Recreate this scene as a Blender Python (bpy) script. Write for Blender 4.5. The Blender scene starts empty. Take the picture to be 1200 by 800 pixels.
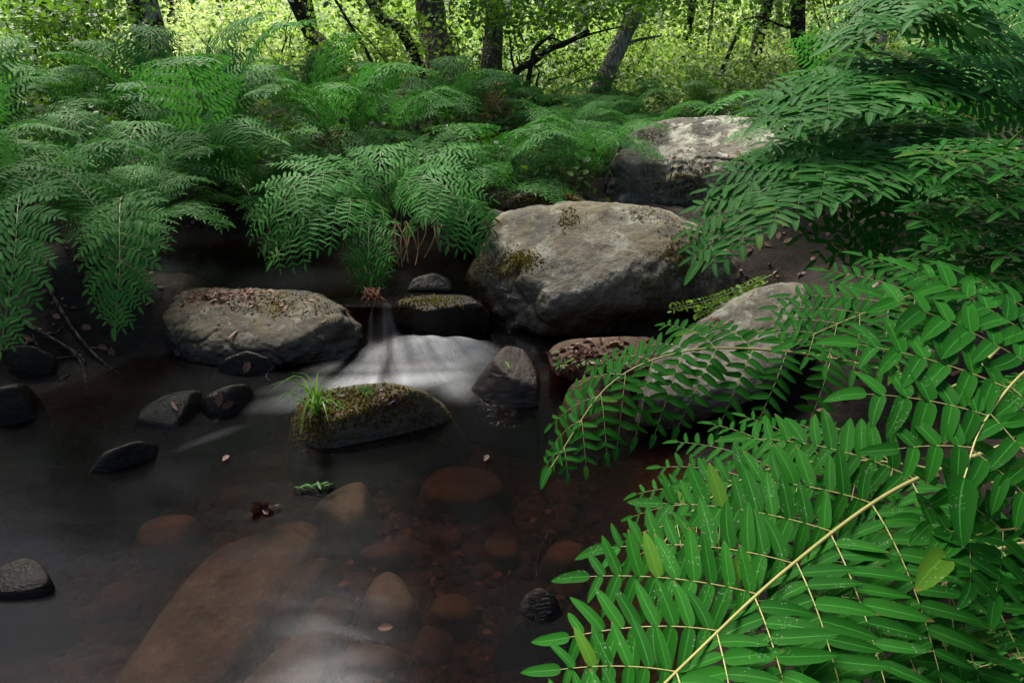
import bpy, math, random
import numpy as np
from mathutils import Vector
from mathutils.bvhtree import BVHTree

rng = np.random.default_rng(7)
random.seed(7)
SC = bpy.context.scene
COL = SC.collection
R = math.radians

# ------------------------------------------------------------------ camera
CAM = np.array([0.0, 0.0, 1.2])
PITCH = R(24.2)
FPX = 800.0                        # focal length in photo pixels (photo 1200 x 800)
cam = bpy.data.objects.new("Camera", bpy.data.cameras.new("Camera"))
COL.objects.link(cam)
cam.location = CAM
cam.rotation_euler = (R(90) - PITCH, 0, 0)
cam.data.sensor_width = 36
cam.data.lens = 24
cam.data.clip_start = 0.02
cam.data.clip_end = 1000
SC.camera = cam

# ------------------------------------------------------------------ light
SUN_EL, SUN_ROT = 58.5, -31.0      # sun_rotation: 0 = +Y, positive towards +X
w = bpy.data.worlds.new("World")
SC.world = w
w.use_nodes = True
wn = w.node_tree
bg = wn.nodes["Background"]
sky = wn.nodes.new("ShaderNodeTexSky")
sky.sky_type = 'NISHITA'
sky.sun_disc = False
sky.sun_elevation = R(SUN_EL)
sky.sun_rotation = R(SUN_ROT)
sky.dust_density = 4.0
sky.ozone_density = 1.0
wn.links.new(sky.outputs[0], bg.inputs[0])
bg.inputs[1].default_value = 0.05
sun = bpy.data.objects.new("Sun", bpy.data.lights.new("Sun", 'SUN'))
COL.objects.link(sun)
sun.data.energy = 4.6
sun.data.angle = R(24)
sun.data.color = (1.0, 0.95, 0.86)
_sd = Vector((math.sin(R(SUN_ROT)) * math.cos(R(SUN_EL)), math.cos(R(SUN_ROT)) * math.cos(R(SUN_EL)), math.sin(R(SUN_EL))))
sun.rotation_euler = _sd.to_track_quat('Z', 'Y').to_euler()
sun.location = (-3, 4, 9)
vs = SC.view_settings
vs.view_transform = 'Standard'
vs.look = 'None'
vs.gamma = 1
vs.use_curve_mapping = False
vs.exposure = 2.05
try:
    SC.cycles.max_bounces = 8
    SC.cycles.transparent_max_bounces = 12
    SC.cycles.use_denoising = True
except Exception:
    pass

# ------------------------------------------------------------------ helpers
def W(px, py, d):
    """photo pixel + distance along the view axis -> world point"""
    a = (px - 600) / FPX
    b = (400 - py) / FPX
    return CAM + d * np.array([a, math.cos(PITCH) + b * math.sin(PITCH), -math.sin(PITCH) + b * math.cos(PITCH)])

def ray(px, py):
    v = W(px, py, 1.0) - CAM
    return v / np.linalg.norm(v)

def G(px, py, z):
    r = W(px, py, 1.0) - CAM
    return CAM + r * ((z - CAM[2]) / r[2])

def norm(v):
    v = np.asarray(v, float)
    return v / np.maximum(np.linalg.norm(v, axis=-1, keepdims=True), 1e-9)

def smooth(a, b, x):
    t = np.clip((x - a) / (b - a), 0, 1)
    return t * t * (3 - 2 * t)

def _hash(i, j, k):
    n = (i * 374761393 + j * 668265263 + k * 1274126177) & 0xffffffff
    n = ((n ^ (n >> 13)) * 1274126177) & 0xffffffff
    return ((n ^ (n >> 16)) & 0xffff) / 32767.5 - 1.0

def vnoise(P):
    P = np.asarray(P, float)
    I = np.floor(P).astype(np.int64)
    F = P - I
    F = F * F * (3 - 2 * F)
    out = 0
    for dx in (0, 1):
        for dy in (0, 1):
            for dz in (0, 1):
                wgt = (F[..., 0] if dx else 1 - F[..., 0]) * (F[..., 1] if dy else 1 - F[..., 1]) * (F[..., 2] if dz else 1 - F[..., 2])
                out = out + wgt * _hash(I[..., 0] + dx, I[..., 1] + dy, I[..., 2] + dz)
    return out

def fbm(P, octaves=4, gain=0.5):
    P = np.asarray(P, float)
    a, s, out = 1.0, 1.0, 0
    for o in range(octaves):
        out = out + a * vnoise(P * s + 17.3 * o)
        a *= gain
        s *= 2.03
    return out

class Buf:
    """collects quads and links them as ONE mesh"""
    def __init__(self):
        self.v, self.q, self.a, self.u, self.n = [], [], [], [], 0
    def add(self, verts, quads, rnd=0.0, uv=None):
        verts = np.asarray(verts, float).reshape(-1, 3)
        self.v.append(verts)
        self.q.append(np.asarray(quads, np.int64).reshape(-1, 4) + self.n)
        self.a.append(np.broadcast_to(np.asarray(rnd, float), (len(verts),)).copy())
        self.u.append(np.zeros((len(verts), 2)) if uv is None else np.asarray(uv, float).reshape(-1, 2))
        self.n += len(verts)
    def arrays(self):
        return np.concatenate(self.v), np.concatenate(self.q), np.concatenate(self.a), np.concatenate(self.u)
    def mesh(self, name, mat, offset=None, smooth_=True):
        v, q, a, u = self.arrays()
        if offset is not None:
            v = v - np.asarray(offset)
        return quad_mesh(name, v, q, mat, a, u, smooth_)

def quad_mesh(name, v, q, mat, a=None, u=None, smooth_=True):
    me = bpy.data.meshes.new(name)
    me.vertices.add(len(v))
    me.vertices.foreach_set("co", np.ascontiguousarray(v, np.float32).ravel())
    me.loops.add(len(q) * 4)
    me.loops.foreach_set("vertex_index", np.ascontiguousarray(q, np.int32).ravel())
    me.polygons.add(len(q))
    me.polygons.foreach_set("loop_start", np.arange(0, len(q) * 4, 4, dtype=np.int32))
    try:
        me.polygons.foreach_set("loop_total", np.full(len(q), 4, np.int32))
    except Exception:
        pass
    me.polygons.foreach_set("use_smooth", np.full(len(q), smooth_, bool))
    if a is not None:
        at = me.attributes.new("rnd", 'FLOAT', 'POINT')
        at.data.foreach_set("value", np.ascontiguousarray(a, np.float32))
    if u is not None:
        l = me.uv_layers.new(name="UVMap")
        l.data.foreach_set("uv", np.ascontiguousarray(u[q.ravel()], np.float32).ravel())
    me.materials.append(mat)
    me.update()
    me.validate()
    return me

def link(name, me, parent=None, loc=(0, 0, 0), label=None, cat=None, group=None, kind=None):
    o = bpy.data.objects.new(name, me)
    COL.objects.link(o)
    o.location = loc
    if parent is not None:
        o.parent = parent
    if label: o["label"] = label
    if cat: o["category"] = cat
    if group: o["group"] = group
    if kind: o["kind"] = kind
    return o

def empty(name, loc, label, cat, group=None):
    return link(name, None, None, loc, label, cat, group)

def tube(buf, pts, rad, sides=6, rnd=0.0, wob=0.0, seed=0):
    pts = np.asarray(pts, float)
    n = len(pts)
    rad = np.broadcast_to(np.asarray(rad, float), (n,))
    T = norm(np.gradient(pts, axis=0))
    ref = np.array([1.0, 0, 0]) if abs(T[0][0]) < 0.8 else np.array([0, 1.0, 0])
    vs_ = []
    for i in range(n):
        ref = ref - T[i] * np.dot(ref, T[i])
        ref = ref / np.linalg.norm(ref)
        bi = np.cross(T[i], ref)
        ang = np.arange(sides) * 2 * math.pi / sides
        ring = np.cos(ang)[:, None] * ref + np.sin(ang)[:, None] * bi
        rr = rad[i]
        if wob:
            rr = rr * (1 + wob * fbm(ring * 1.7 + np.array([seed * 3.1, i * 0.35, 0]), 3))[:, None]
        vs_.append(pts[i] + ring * rr)
    V = np.concatenate(vs_)
    q = []
    for i in range(n - 1):
        for k in range(sides):
            q.append((i * sides + k, i * sides + (k + 1) % sides, (i + 1) * sides + (k + 1) % sides, (i + 1) * sides + k))
    uv = np.stack([np.tile(np.arange(sides) / sides, n), np.repeat(np.arange(n) / n, sides)], 1)
    buf.add(V, q, rnd, uv)

def curve(ctrl, n):
    """Catmull-Rom through the control points, n samples evenly in arc length"""
    c = np.asarray(ctrl, float)
    p = np.vstack([2 * c[0] - c[1], c, 2 * c[-1] - c[-2]])
    out = []
    for i in range(1, len(p) - 2):
        for t in np.linspace(0, 1, 24, endpoint=False):
            t2, t3 = t * t, t * t * t
            out.append(0.5 * (2 * p[i] + (p[i + 1] - p[i - 1]) * t + (2 * p[i - 1] - 5 * p[i] + 4 * p[i + 1] - p[i + 2]) * t2 + (3 * p[i] - p[i - 1] - 3 * p[i + 1] + p[i + 2]) * t3))
    out.append(p[-2])
    out = np.array(out)
    s = np.concatenate([[0], np.cumsum(np.linalg.norm(np.diff(out, axis=0), axis=1))])
    L = s[-1]
    g = np.linspace(0, L, n)
    return np.stack([np.interp(g, s, out[:, k]) for k in range(3)], 1), L

# ------------------------------------------------------------------ materials
class NT:
    def __init__(self, name):
        self.m = bpy.data.materials.new(name)
        self.m.use_nodes = True
        self.t = self.m.node_tree
        self.t.nodes.clear()
        self.out = self.n("ShaderNodeOutputMaterial")
    def n(self, typ, **kw):
        x = self.t.nodes.new(typ)
        for k, v in kw.items():
            setattr(x, k, v)
        return x
    def l(self, a, b):
        self.t.links.new(a, b)
    def val(self, node, key, v):
        s = node.inputs[key]
        if hasattr(v, "is_linked"):
            self.l(v, s)
        else:
            s.default_value = v
    def noise(self, co, scale, detail=4, rough=0.55, dist=0.0):
        x = self.n("ShaderNodeTexNoise")
        if co is not None: self.l(co, x.inputs["Vector"])
        x.inputs["Scale"].default_value = scale
        x.inputs["Detail"].default_value = detail
        x.inputs["Roughness"].default_value = rough
        x.inputs["Distortion"].default_value = dist
        return x.outputs["Fac"]
    def ramp(self, fac, *stops):
        x = self.n("ShaderNodeValToRGB")
        e = x.color_ramp.elements
        while len(e) > 1: e.remove(e[-1])
        for i, (p, c) in enumerate(stops):
            el = e[0] if i == 0 else e.new(p)
            el.position = p
            if not hasattr(c, "__len__"): c = (c, c, c)
            el.color = (*c[:3], 1)
        self.l(fac, x.inputs[0])
        return x.outputs[0]
    def mix(self, fac, a, b, mode='MIX'):
        x = self.n("ShaderNodeMix", data_type='RGBA', blend_type=mode)
        self.val(x, 0, fac)
        for idx, v in ((6, a), (7, b)):
            s = x.inputs[idx]
            if hasattr(v, "is_linked"): self.l(v, s)
            else: s.default_value = (*v[:3], 1)
        return x.outputs[2]
    def math(self, op, a, b=0.0, c=None, clamp=False):
        x = self.n("ShaderNodeMath", operation=op, use_clamp=clamp)
        self.val(x, 0, a)
        self.val(x, 1, b)
        if c is not None: self.val(x, 2, c)
        return x.outputs[0]
    def bump(self, h, strength, dist, normal=None):
        x = self.n("ShaderNodeBump")
        x.inputs["Strength"].default_value = strength
        x.inputs["Distance"].default_value = dist
        self.l(h, x.inputs["Height"])
        if normal is not None: self.l(normal, x.inputs["Normal"])
        return x.outputs[0]
    def principled(self, color, rough, spec=0.5, normal=None, **kw):
        x = self.n("ShaderNodeBsdfPrincipled")
        self.val(x, "Base Color", color if hasattr(color, "is_linked") else (*color[:3], 1))
        self.val(x, "Roughness", rough)
        self.val(x, "Specular IOR Level", spec)
        if normal is not None: self.l(normal, x.inputs["Normal"])
        for k, v in kw.items(): self.val(x, k, v)
        return x.outputs[0]
    def done(self, sh):
        self.l(sh, self.out.inputs[0])
        return self.m

def leaf_mat(name, dark, light, trans, tcol, rough=0.45, spec=0.4, veins=True, specks=0.0, hue_noise=3.0, patch=1.2):
    t = NT(name)
    at = t.n("ShaderNodeAttribute", attribute_name="rnd").outputs["Fac"]
    geo = t.n("ShaderNodeNewGeometry")
    big = t.noise(geo.outputs["Position"], hue_noise, 2)
    f = t.math('ADD', t.math('MULTIPLY', at, 0.6), t.math('MULTIPLY', t.math('SUBTRACT', big, 0.5), patch), clamp=True)
    col = t.mix(f, dark, light)
    nrm = None
    if veins:
        uv = t.n("ShaderNodeUVMap").outputs[0]
        sep = t.n("ShaderNodeSeparateXYZ")
        t.l(uv, sep.inputs[0])
        ax = t.math('ABSOLUTE', t.math('SUBTRACT', sep.outputs[0], 0.5))
        mid = t.math('LESS_THAN', ax, 0.035)
        ph = t.math('SUBTRACT', t.math('MULTIPLY', sep.outputs[1], 130.0), t.math('MULTIPLY', ax, 60.0))
        vein = t.math('MULTIPLY_ADD', t.math('SINE', ph), 0.5, 0.5)
        col = t.mix(t.math('MULTIPLY', mid, 0.36), col, tuple(min(1, c * 2.4 + 0.02) for c in light))
        col = t.mix(t.math('MULTIPLY', t.math('POWER', vein, 4.0), 0.10), col, tuple(c * 1.6 for c in light))
        h = t.math('ADD', t.math('MULTIPLY', vein, 0.35), t.math('MULTIPLY', ax, 1.2))
        nrm = t.bump(h, 0.3, 0.001)
    rgh = rough
    if specks:
        n1 = t.noise(geo.outputs["Position"], 420, 2)
        n2 = t.noise(geo.outputs["Position"], 26, 3)
        m = t.math('MULTIPLY', t.math('GREATER_THAN', n1, 0.635), t.math('GREATER_THAN', n2, 0.57))
        n3 = t.noise(geo.outputs["Position"], 95, 3)
        m2 = t.math('MULTIPLY', t.math('GREATER_THAN', n3, 0.71), t.math('GREATER_THAN', n2, 0.5))
        col = t.mix(t.math('MULTIPLY', m, specks), col, (0.40, 0.42, 0.33))
        col = t.mix(t.math('MULTIPLY', m2, specks * 0.8), col, (0.24, 0.22, 0.10))
        tipn = t.math('ADD', sep.outputs[1], t.math('MULTIPLY', t.noise(geo.outputs['Position'], 160, 2), 0.25))
        tip = t.math('MULTIPLY', t.math('GREATER_THAN', tipn, 1.06), t.math('GREATER_THAN', at, 0.72))
        col = t.mix(t.math('MULTIPLY', tip, 0.8), col, (0.10, 0.065, 0.022))
        yel = t.math('MULTIPLY', t.math('GREATER_THAN', at, 0.985), 0.35)
        col = t.mix(yel, col, (0.10, 0.15, 0.012))
    p = t.principled(col, rgh, spec, nrm)
    tr = t.n("ShaderNodeBsdfTranslucent")
    t.l(t.mix(0.5, col, tcol), tr.inputs[0])
    mx = t.n("ShaderNodeMixShader")
    mx.inputs[0].default_value = trans
    t.l(p, mx.inputs[1])
    t.l(tr.outputs[0], mx.inputs[2])
    return t.done(mx.outputs[0])

M = {}
M['fern_near'] = leaf_mat("fern_leaf_near", (0.006, 0.052, 0.004), (0.017, 0.112, 0.008), 0.25, (0.03, 0.22, 0.01), 0.6, 0.05, True, 0.28)
M['fern_mid'] = leaf_mat("fern_leaf_mid", (0.020, 0.095, 0.014), (0.060, 0.190, 0.036), 0.28, (0.06, 0.26, 0.02), 0.6, 0.07, False, 0.0)
M['fern_lit'] = leaf_mat("fern_leaf_lit", (0.011, 0.066, 0.008), (0.034, 0.145, 0.022), 0.3, (0.05, 0.26, 0.02), 0.55, 0.08, True, 0.3)  # near fern leaf painted lighter for the light on the upper right fronds
M['fern_yellow'] = leaf_mat("fern_leaf_yellow", (0.030, 0.10, 0.018), (0.075, 0.17, 0.025), 0.35, (0.12, 0.26, 0.03), 0.5, 0.3, False)
M['fern_dead'] = leaf_mat("fern_leaf_dead", (0.16, 0.085, 0.03), (0.30, 0.19, 0.08), 0.25, (0.3, 0.2, 0.08), 0.7, 0.2, False)
M['fern_rust'] = leaf_mat("fern_leaf_rust", (0.07, 0.025, 0.012), (0.14, 0.05, 0.02), 0.2, (0.2, 0.08, 0.03), 0.7, 0.2, False)
M['wood_leaf'] = leaf_mat("tree_leaf", (0.018, 0.060, 0.008), (0.075, 0.18, 0.018), 0.38, (0.22, 0.46, 0.02), 0.45, 0.2, False, 0, 1.1, 2.6)
M['bright_leaf'] = leaf_mat("bright_leaf", (0.045, 0.11, 0.010), (0.21, 0.36, 0.045), 0.5, (0.44, 0.70, 0.08), 0.5, 0.2, False, 0, 0.8, 2.8)
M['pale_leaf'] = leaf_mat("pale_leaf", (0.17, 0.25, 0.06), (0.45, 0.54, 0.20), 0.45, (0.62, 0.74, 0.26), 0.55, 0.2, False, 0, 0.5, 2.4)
M['grass'] = leaf_mat("grass_blade", (0.06, 0.16, 0.02), (0.13, 0.27, 0.03), 0.4, (0.2, 0.4, 0.04), 0.45, 0.4, False)
M['moss'] = leaf_mat("moss_tuft", (0.060, 0.048, 0.010), (0.15, 0.12, 0.026), 0.5, (0.20, 0.17, 0.035), 0.85, 0.1, False, 0, 14)
M['litter'] = leaf_mat("dry_leaf", (0.05, 0.022, 0.012), (0.26, 0.135, 0.085), 0.12, (0.3, 0.14, 0.06), 0.6, 0.3, False, 0, 20)
M['wet_litter'] = leaf_mat("wet_leaf", (0.020, 0.007, 0.004), (0.10, 0.032, 0.017), 0.1, (0.14, 0.05, 0.02), 0.45, 0.25, False, 0, 20)

def stalk_mat(name, a, b):
    t = NT(name)
    geo = t.n("ShaderNodeNewGeometry")
    n = t.noise(geo.outputs["Position"], 30, 3)
    return t.done(t.principled(t.mix(n, a, b), 0.45, 0.4))
M['stalk'] = stalk_mat("fern_stalk", (0.05, 0.10, 0.02), (0.12, 0.15, 0.035))
M['stalk_near'] = stalk_mat("fern_stalk_near", (0.17, 0.17, 0.045), (0.27, 0.24, 0.075))
M['stalk_dead'] = stalk_mat("dead_stalk", (0.12, 0.06, 0.025), (0.22, 0.12, 0.05))

def rock_mat(name, c0, c1, c2, lichen=0.0, moss=0.0, wet=0.0, rough=0.75, mosscol=(0.05, 0.04, 0.010), wetz=0.05, scale=1.0, spec=0.4):
    t = NT(name)
    geo = t.n("ShaderNodeNewGeometry")
    pos = geo.outputs["Position"]
    sep = t.n("ShaderNodeSeparateXYZ"); t.l(geo.outputs["Normal"], sep.inputs[0])
    psep = t.n("ShaderNodeSeparateXYZ"); t.l(pos, psep.inputs[0])
    big = t.noise(pos, 3.2 * scale, 5, 0.6, 0.6)
    med = t.noise(pos, 17 * scale, 6, 0.65, 0.3)
    fine = t.noise(pos, 110 * scale, 4, 0.7)
    mp = t.n("ShaderNodeMapping")
    mp.inputs["Rotation"].default_value = (0.3, 0.5, 0.2)
    mp.inputs["Scale"].default_value = (1.6, 2.2, 5.0)
    t.l(pos, mp.inputs[0])
    strata = t.noise(mp.outputs[0], 2.6 * scale, 6, 0.65, 1.4)
    f = t.math('ADD', t.math('MULTIPLY', big, 0.78), t.math('MULTIPLY', strata, 0.22))
    col = t.ramp(f, (0.30, c0), (0.5, c1), (0.70, c2))
    col = t.mix(0.75, col, t.ramp(med, (0.30, 0.42), (0.62, 1.15)), 'MULTIPLY')
    col = t.mix(0.6, col, t.ramp(fine, (0.30, 0.40), (0.65, 1.15)), 'MULTIPLY')
    st_ = t.noise(pos, 1.9 * scale, 4, 0.65, 1.2)
    col = t.mix(0.8, col, t.ramp(st_, (0.36, 0.32), (0.52, 1.1)), 'MULTIPLY')
    rgh = rough
    if lichen:
        ln = t.noise(pos, 8.5 * scale, 7, 0.68, 0.5)
        lm = t.math('MULTIPLY', t.ramp(ln, (0.52, 0), (0.585, 1)), t.ramp(sep.outputs[2], (0.05, 0), (0.6, 1)))
        sp = t.ramp(t.noise(pos, 48 * scale, 4, 0.6), (0.60, 0), (0.66, 1))
        lm = t.math('MAXIMUM', lm, t.math('MULTIPLY', sp, t.ramp(sep.outputs[2], (-0.1, 0), (0.5, 0.6))))
        lcol = t.mix(t.noise(pos, 5 * scale, 2), (0.22, 0.22, 0.155), (0.34, 0.345, 0.28))
        lcol = t.mix(0.6, lcol, t.ramp(fine, (0.30, 0.5), (0.65, 1.15)), 'MULTIPLY')
        col = t.mix(t.math('MULTIPLY', lm, lichen), col, lcol)
    if moss:
        mn = t.noise(pos, 5.0 * scale, 6, 0.7, 0.4)
        mm = t.math('MULTIPLY', t.ramp(mn, (0.46, 0), (0.60, 1)), t.ramp(sep.outputs[2], (-0.2, 0), (0.35, 1)))
        col = t.mix(t.math('MULTIPLY', mm, moss), col, t.mix(med, tuple(c * 0.5 for c in mosscol), tuple(c * 1.7 for c in mosscol)))
    h = t.math('ADD', t.math('MULTIPLY', med, 0.7), t.math('MULTIPLY', fine, 0.22))
    h = t.math('ADD', h, t.math('MULTIPLY', strata, 0.35))
    nrm = t.bump(h, 0.75, 0.022)
    if wet:
        zz = t.math('ADD', psep.outputs[2], t.math('MULTIPLY', t.math('SUBTRACT', big, 0.5), -0.10))
        wm = t.math('MULTIPLY', t.ramp(t.math('MULTIPLY_ADD', zz, 1.0 / wetz, 0.0), (0.35, 1), (1.0, 0)), wet)
        col = t.mix(wm, col, t.mix(1.0, col, (0.30, 0.24, 0.20), 'MULTIPLY'))
        rgh = t.math('MULTIPLY_ADD', wm, -(rough - 0.16), rough)
    return t.done(t.principled(col, rgh, spec, nrm))

M['rock_grey'] = rock_mat("rock_grey", (0.034, 0.028, 0.018), (0.080, 0.069, 0.047), (0.155, 0.138, 0.098), 0.42, 0.55, 0.9, 0.8, (0.07, 0.05, 0.014), 0.30)
M['rock_lichen'] = rock_mat("rock_lichen", (0.055, 0.048, 0.036), (0.11, 0.10, 0.078), (0.19, 0.175, 0.145), 0.95, 0.3, 0.0, 0.85, (0.05, 0.035, 0.01))
M['rock_pale'] = rock_mat("rock_pale", (0.060, 0.050, 0.036), (0.120, 0.104, 0.078), (0.20, 0.182, 0.142), 0.55, 0.2, 0.85, 0.82, (0.06, 0.055, 0.02), 0.16, 1.4)
M['rock_brown'] = rock_mat("rock_brown", (0.011, 0.0085, 0.005), (0.036, 0.028, 0.017), (0.085, 0.070, 0.046), 0.22, 0.8, 0.9, 0.8, (0.055, 0.040, 0.011), 0.10, 1.5)
M['rock_mossy'] = rock_mat("rock_mossy", (0.018, 0.013, 0.008), (0.045, 0.032, 0.018), (0.08, 0.06, 0.035), 0.05, 0.9, 0.95, 0.8, (0.055, 0.038, 0.012), 0.05, 1.6)
M['rock_wet'] = rock_mat("rock_wet", (0.004, 0.003, 0.002), (0.010, 0.0073, 0.005), (0.027, 0.020, 0.0135), 0.03, 0.3, 1.0, 0.36, (0.02, 0.016, 0.005), 0.08, 1.7, 0.17)
M['rock_amber'] = rock_mat("rock_amber", (0.009, 0.005, 0.003), (0.028, 0.014, 0.007), (0.062, 0.034, 0.018), 0.03, 0.2, 1.0, 0.33, (0.03, 0.025, 0.008), 0.12, 1.7, 0.3)
M['rock_sunk'] = rock_mat("rock_sunk", (0.020, 0.019, 0.017), (0.052, 0.048, 0.043), (0.11, 0.102, 0.092), 0.0, 0.25, 0.0, 0.6, (0.10, 0.06, 0.02), 0.05, 1.6, 0.2)
M['rock_sunk_dark'] = rock_mat("rock_sunk_dark", (0.028, 0.017, 0.010), (0.072, 0.042, 0.023), (0.13, 0.080, 0.047), 0.0, 0.25, 0.0, 0.6, (0.06, 0.04, 0.01), 0.05, 1.8, 0.2)

def bark_mat(name, c0, c1, lichen=0.0, lc=(0.42, 0.43, 0.38)):
    t = NT(name)
    geo = t.n("ShaderNodeNewGeometry")
    mp = t.n("ShaderNodeMapping")
    mp.inputs["Scale"].default_value = (9, 9, 2.2)
    t.l(geo.outputs["Position"], mp.inputs[0])
    n = t.noise(mp.outputs[0], 4.0, 6, 0.7, 0.8)
    vo = t.n("ShaderNodeTexVoronoi", feature='DISTANCE_TO_EDGE')
    vo.inputs["Scale"].default_value = 3.4
    t.l(mp.outputs[0], vo.inputs["Vector"])
    crack = t.ramp(vo.outputs["Distance"], (0.0, 0), (0.22, 1))
    col = t.mix(n, c0, c1)
    col = t.mix(0.75, col, t.mix(crack, (0.25, 0.22, 0.2), (1.1, 1.1, 1.1)), 'MULTIPLY')
    if lichen:
        ln = t.noise(geo.outputs["Position"], 3.3, 6, 0.7)
        col = t.mix(t.math('MULTIPLY', t.ramp(ln, (0.5, 0), (0.58, 1)), lichen), col, lc)
    h = t.math('ADD', t.math('MULTIPLY', crack, 1.0), t.math('MULTIPLY', n, 0.8))
    return t.done(t.principled(col, 0.9, 0.2, t.bump(h, 0.9, 0.03)))
M['bark'] = bark_mat("bark_brown", (0.06, 0.045, 0.032), (0.20, 0.16, 0.12))
M['bark_dark'] = bark_mat("bark_dark", (0.014, 0.011, 0.008), (0.05, 0.04, 0.03))
M['bark_lichen'] = bark_mat("bark_lichen", (0.022, 0.016, 0.012), (0.075, 0.058, 0.044), 0.85)
M['bark_pale'] = bark_mat("bark_pale", (0.12, 0.10, 0.075), (0.33, 0.29, 0.23), 0.5, (0.38, 0.38, 0.32))

def ground_mat():
    t = NT("forest_floor")
    geo = t.n("ShaderNodeNewGeometry")
    pos = geo.outputs["Position"]
    ps = t.n("ShaderNodeSeparateXYZ"); t.l(pos, ps.inputs[0])
    n1 = t.noise(pos, 2.2, 5, 0.6)
    n2 = t.noise(pos, 24, 6, 0.7)
    n3 = t.noise(pos, 120, 4, 0.7)
    soil = t.ramp(n2, (0.3, (0.004, 0.0025, 0.0016)), (0.55, (0.013, 0.0085, 0.005)), (0.75, (0.036, 0.022, 0.012)))
    soil = t.mix(0.5, soil, t.ramp(n3, (0.3, 0.4), (0.7, 1.4)), 'MULTIPLY')
    silt = t.ramp(n2, (0.3, (0.022, 0.014, 0.008)), (0.7, (0.085, 0.052, 0.030)))
    soil = t.mix(t.ramp(t.math('MULTIPLY_ADD', ps.outputs[2], -8.0, 0.2), (0.3, 0), (0.7, 1)), soil, silt)
    green = t.ramp(n2, (0.3, (0.035, 0.075, 0.012)), (0.7, (0.12, 0.20, 0.035)))
    far = t.math('MULTIPLY', t.ramp(t.math('MULTIPLY', ps.outputs[1], 0.1), (0.45, 0), (0.8, 1)), t.ramp(n1, (0.35, 0.4), (0.6, 1)))
    col = t.mix(far, soil, green)
    h = t.math('ADD', n2, t.math('MULTIPLY', n3, 0.3))
    return t.done(t.principled(col, 0.85, 0.25, t.bump(h, 0.8, 0.03)))
M['ground'] = ground_mat()

def water_mat():
    t = NT("stream_water")
    geo = t.n("ShaderNodeNewGeometry")
    pos = geo.outputs["Position"]
    mp = t.n("ShaderNodeMapping")
    mp.inputs["Rotation"].default_value = (0, 0, R(35))
    mp.inputs["Scale"].default_value = (1.0, 3.0, 1.0)
    t.l(pos, mp.inputs[0])
    n = t.noise(mp.outputs[0], 2.2, 2, 0.5, 0.4)
    nrm = t.bump(n, 0.06, 0.05)
    gl = t.n("ShaderNodeBsdfGlossy")
    gl.inputs["Color"].default_value = (0.62, 0.64, 0.70, 1)
    gl.inputs["Roughness"].default_value = 0.18
    t.l(nrm, gl.inputs["Normal"])
    tr = t.n("ShaderNodeBsdfTransparent")
    tr.inputs[0].default_value = (0.86, 0.78, 0.72, 1)
    va = t.n("ShaderNodeVolumeAbsorption")
    va.inputs['Color'].default_value = (0.60, 0.45, 0.34, 1)
    va.inputs['Density'].default_value = 17.0
    t.l(va.outputs[0], t.out.inputs[1])
    fr = t.n("ShaderNodeFresnel")
    fr.inputs["IOR"].default_value = 1.2
    t.l(nrm, fr.inputs["Normal"])
    mx = t.n("ShaderNodeMixShader")
    t.l(fr.outputs[0], mx.inputs[0])
    t.l(tr.outputs[0], mx.inputs[1])
    t.l(gl.outputs[0], mx.inputs[2])
    return t.done(mx.outputs[0])
M['water'] = water_mat()

def foam_mat():
    t = NT("white_water")
    at = t.n("ShaderNodeAttribute", attribute_name="rnd").outputs["Fac"]
    uv = t.n("ShaderNodeUVMap").outputs[0]
    mp = t.n("ShaderNodeMapping")
    mp.inputs["Scale"].default_value = (17.0, 1.6, 1.0)
    t.l(uv, mp.inputs[0])
    st = t.noise(mp.outputs[0], 1.0, 4, 0.6, 0.3)
    f = t.math('MULTIPLY', at, t.math('MULTIPLY_ADD', st, 0.7, 0.62), clamp=True)
    d = t.n("ShaderNodeBsdfDiffuse"); d.inputs[0].default_value = (0.74, 0.75, 0.76, 1)
    tl = t.n("ShaderNodeBsdfTranslucent"); tl.inputs[0].default_value = (0.7, 0.73, 0.76, 1)
    m1 = t.n("ShaderNodeMixShader"); m1.inputs[0].default_value = 0.35
    t.l(d.outputs[0], m1.inputs[1]); t.l(tl.outputs[0], m1.inputs[2])
    tr = t.n("ShaderNodeBsdfTransparent")
    mx = t.n("ShaderNodeMixShader")
    t.l(f, mx.inputs[0]); t.l(tr.outputs[0], mx.inputs[1]); t.l(m1.outputs[0], mx.inputs[2])
    return t.done(mx.outputs[0])
M['foam'] = foam_mat()

# ------------------------------------------------------------------ terrain
WATER_POLY = np.array([(-1.4, -1.5), (-2.0, 0.6), (-2.05, 1.6), (-1.9, 2.1), (-1.65, 2.42), (-1.45, 2.7), (-1.65, 3.1), (-2.6, 3.3), (-2.9, 3.6), (-1.5, 3.8), (-0.75, 3.5),
                       (-0.25, 3.6), (0.0, 3.2), (0.4, 2.95), (1.0, 2.8), (0.95, 2.4), (0.75, 1.8), (0.62, 1.3), (0.55, 0.8), (0.5, -1.5)])

def poly_dist(x, y, poly):
    """signed distance: negative inside"""
    d = np.full(x.shape, 1e9)
    inside = np.zeros(x.shape, bool)
    n = len(poly)
    for i in range(n):
        ax, ay = poly[i]; bx, by = poly[(i + 1) % n]
        ex, ey = bx - ax, by - ay
        t = np.clip(((x - ax) * ex + (y - ay) * ey) / (ex * ex + ey * ey), 0, 1)
        d = np.minimum(d, np.hypot(x - ax - t * ex, y - ay - t * ey))
        c = ((ay > y) != (by > y)) & (x < (bx - ax) * (y - ay) / (by - ay + 1e-12) + ax)
        inside ^= c
    return np.where(inside, -d, d)

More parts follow.
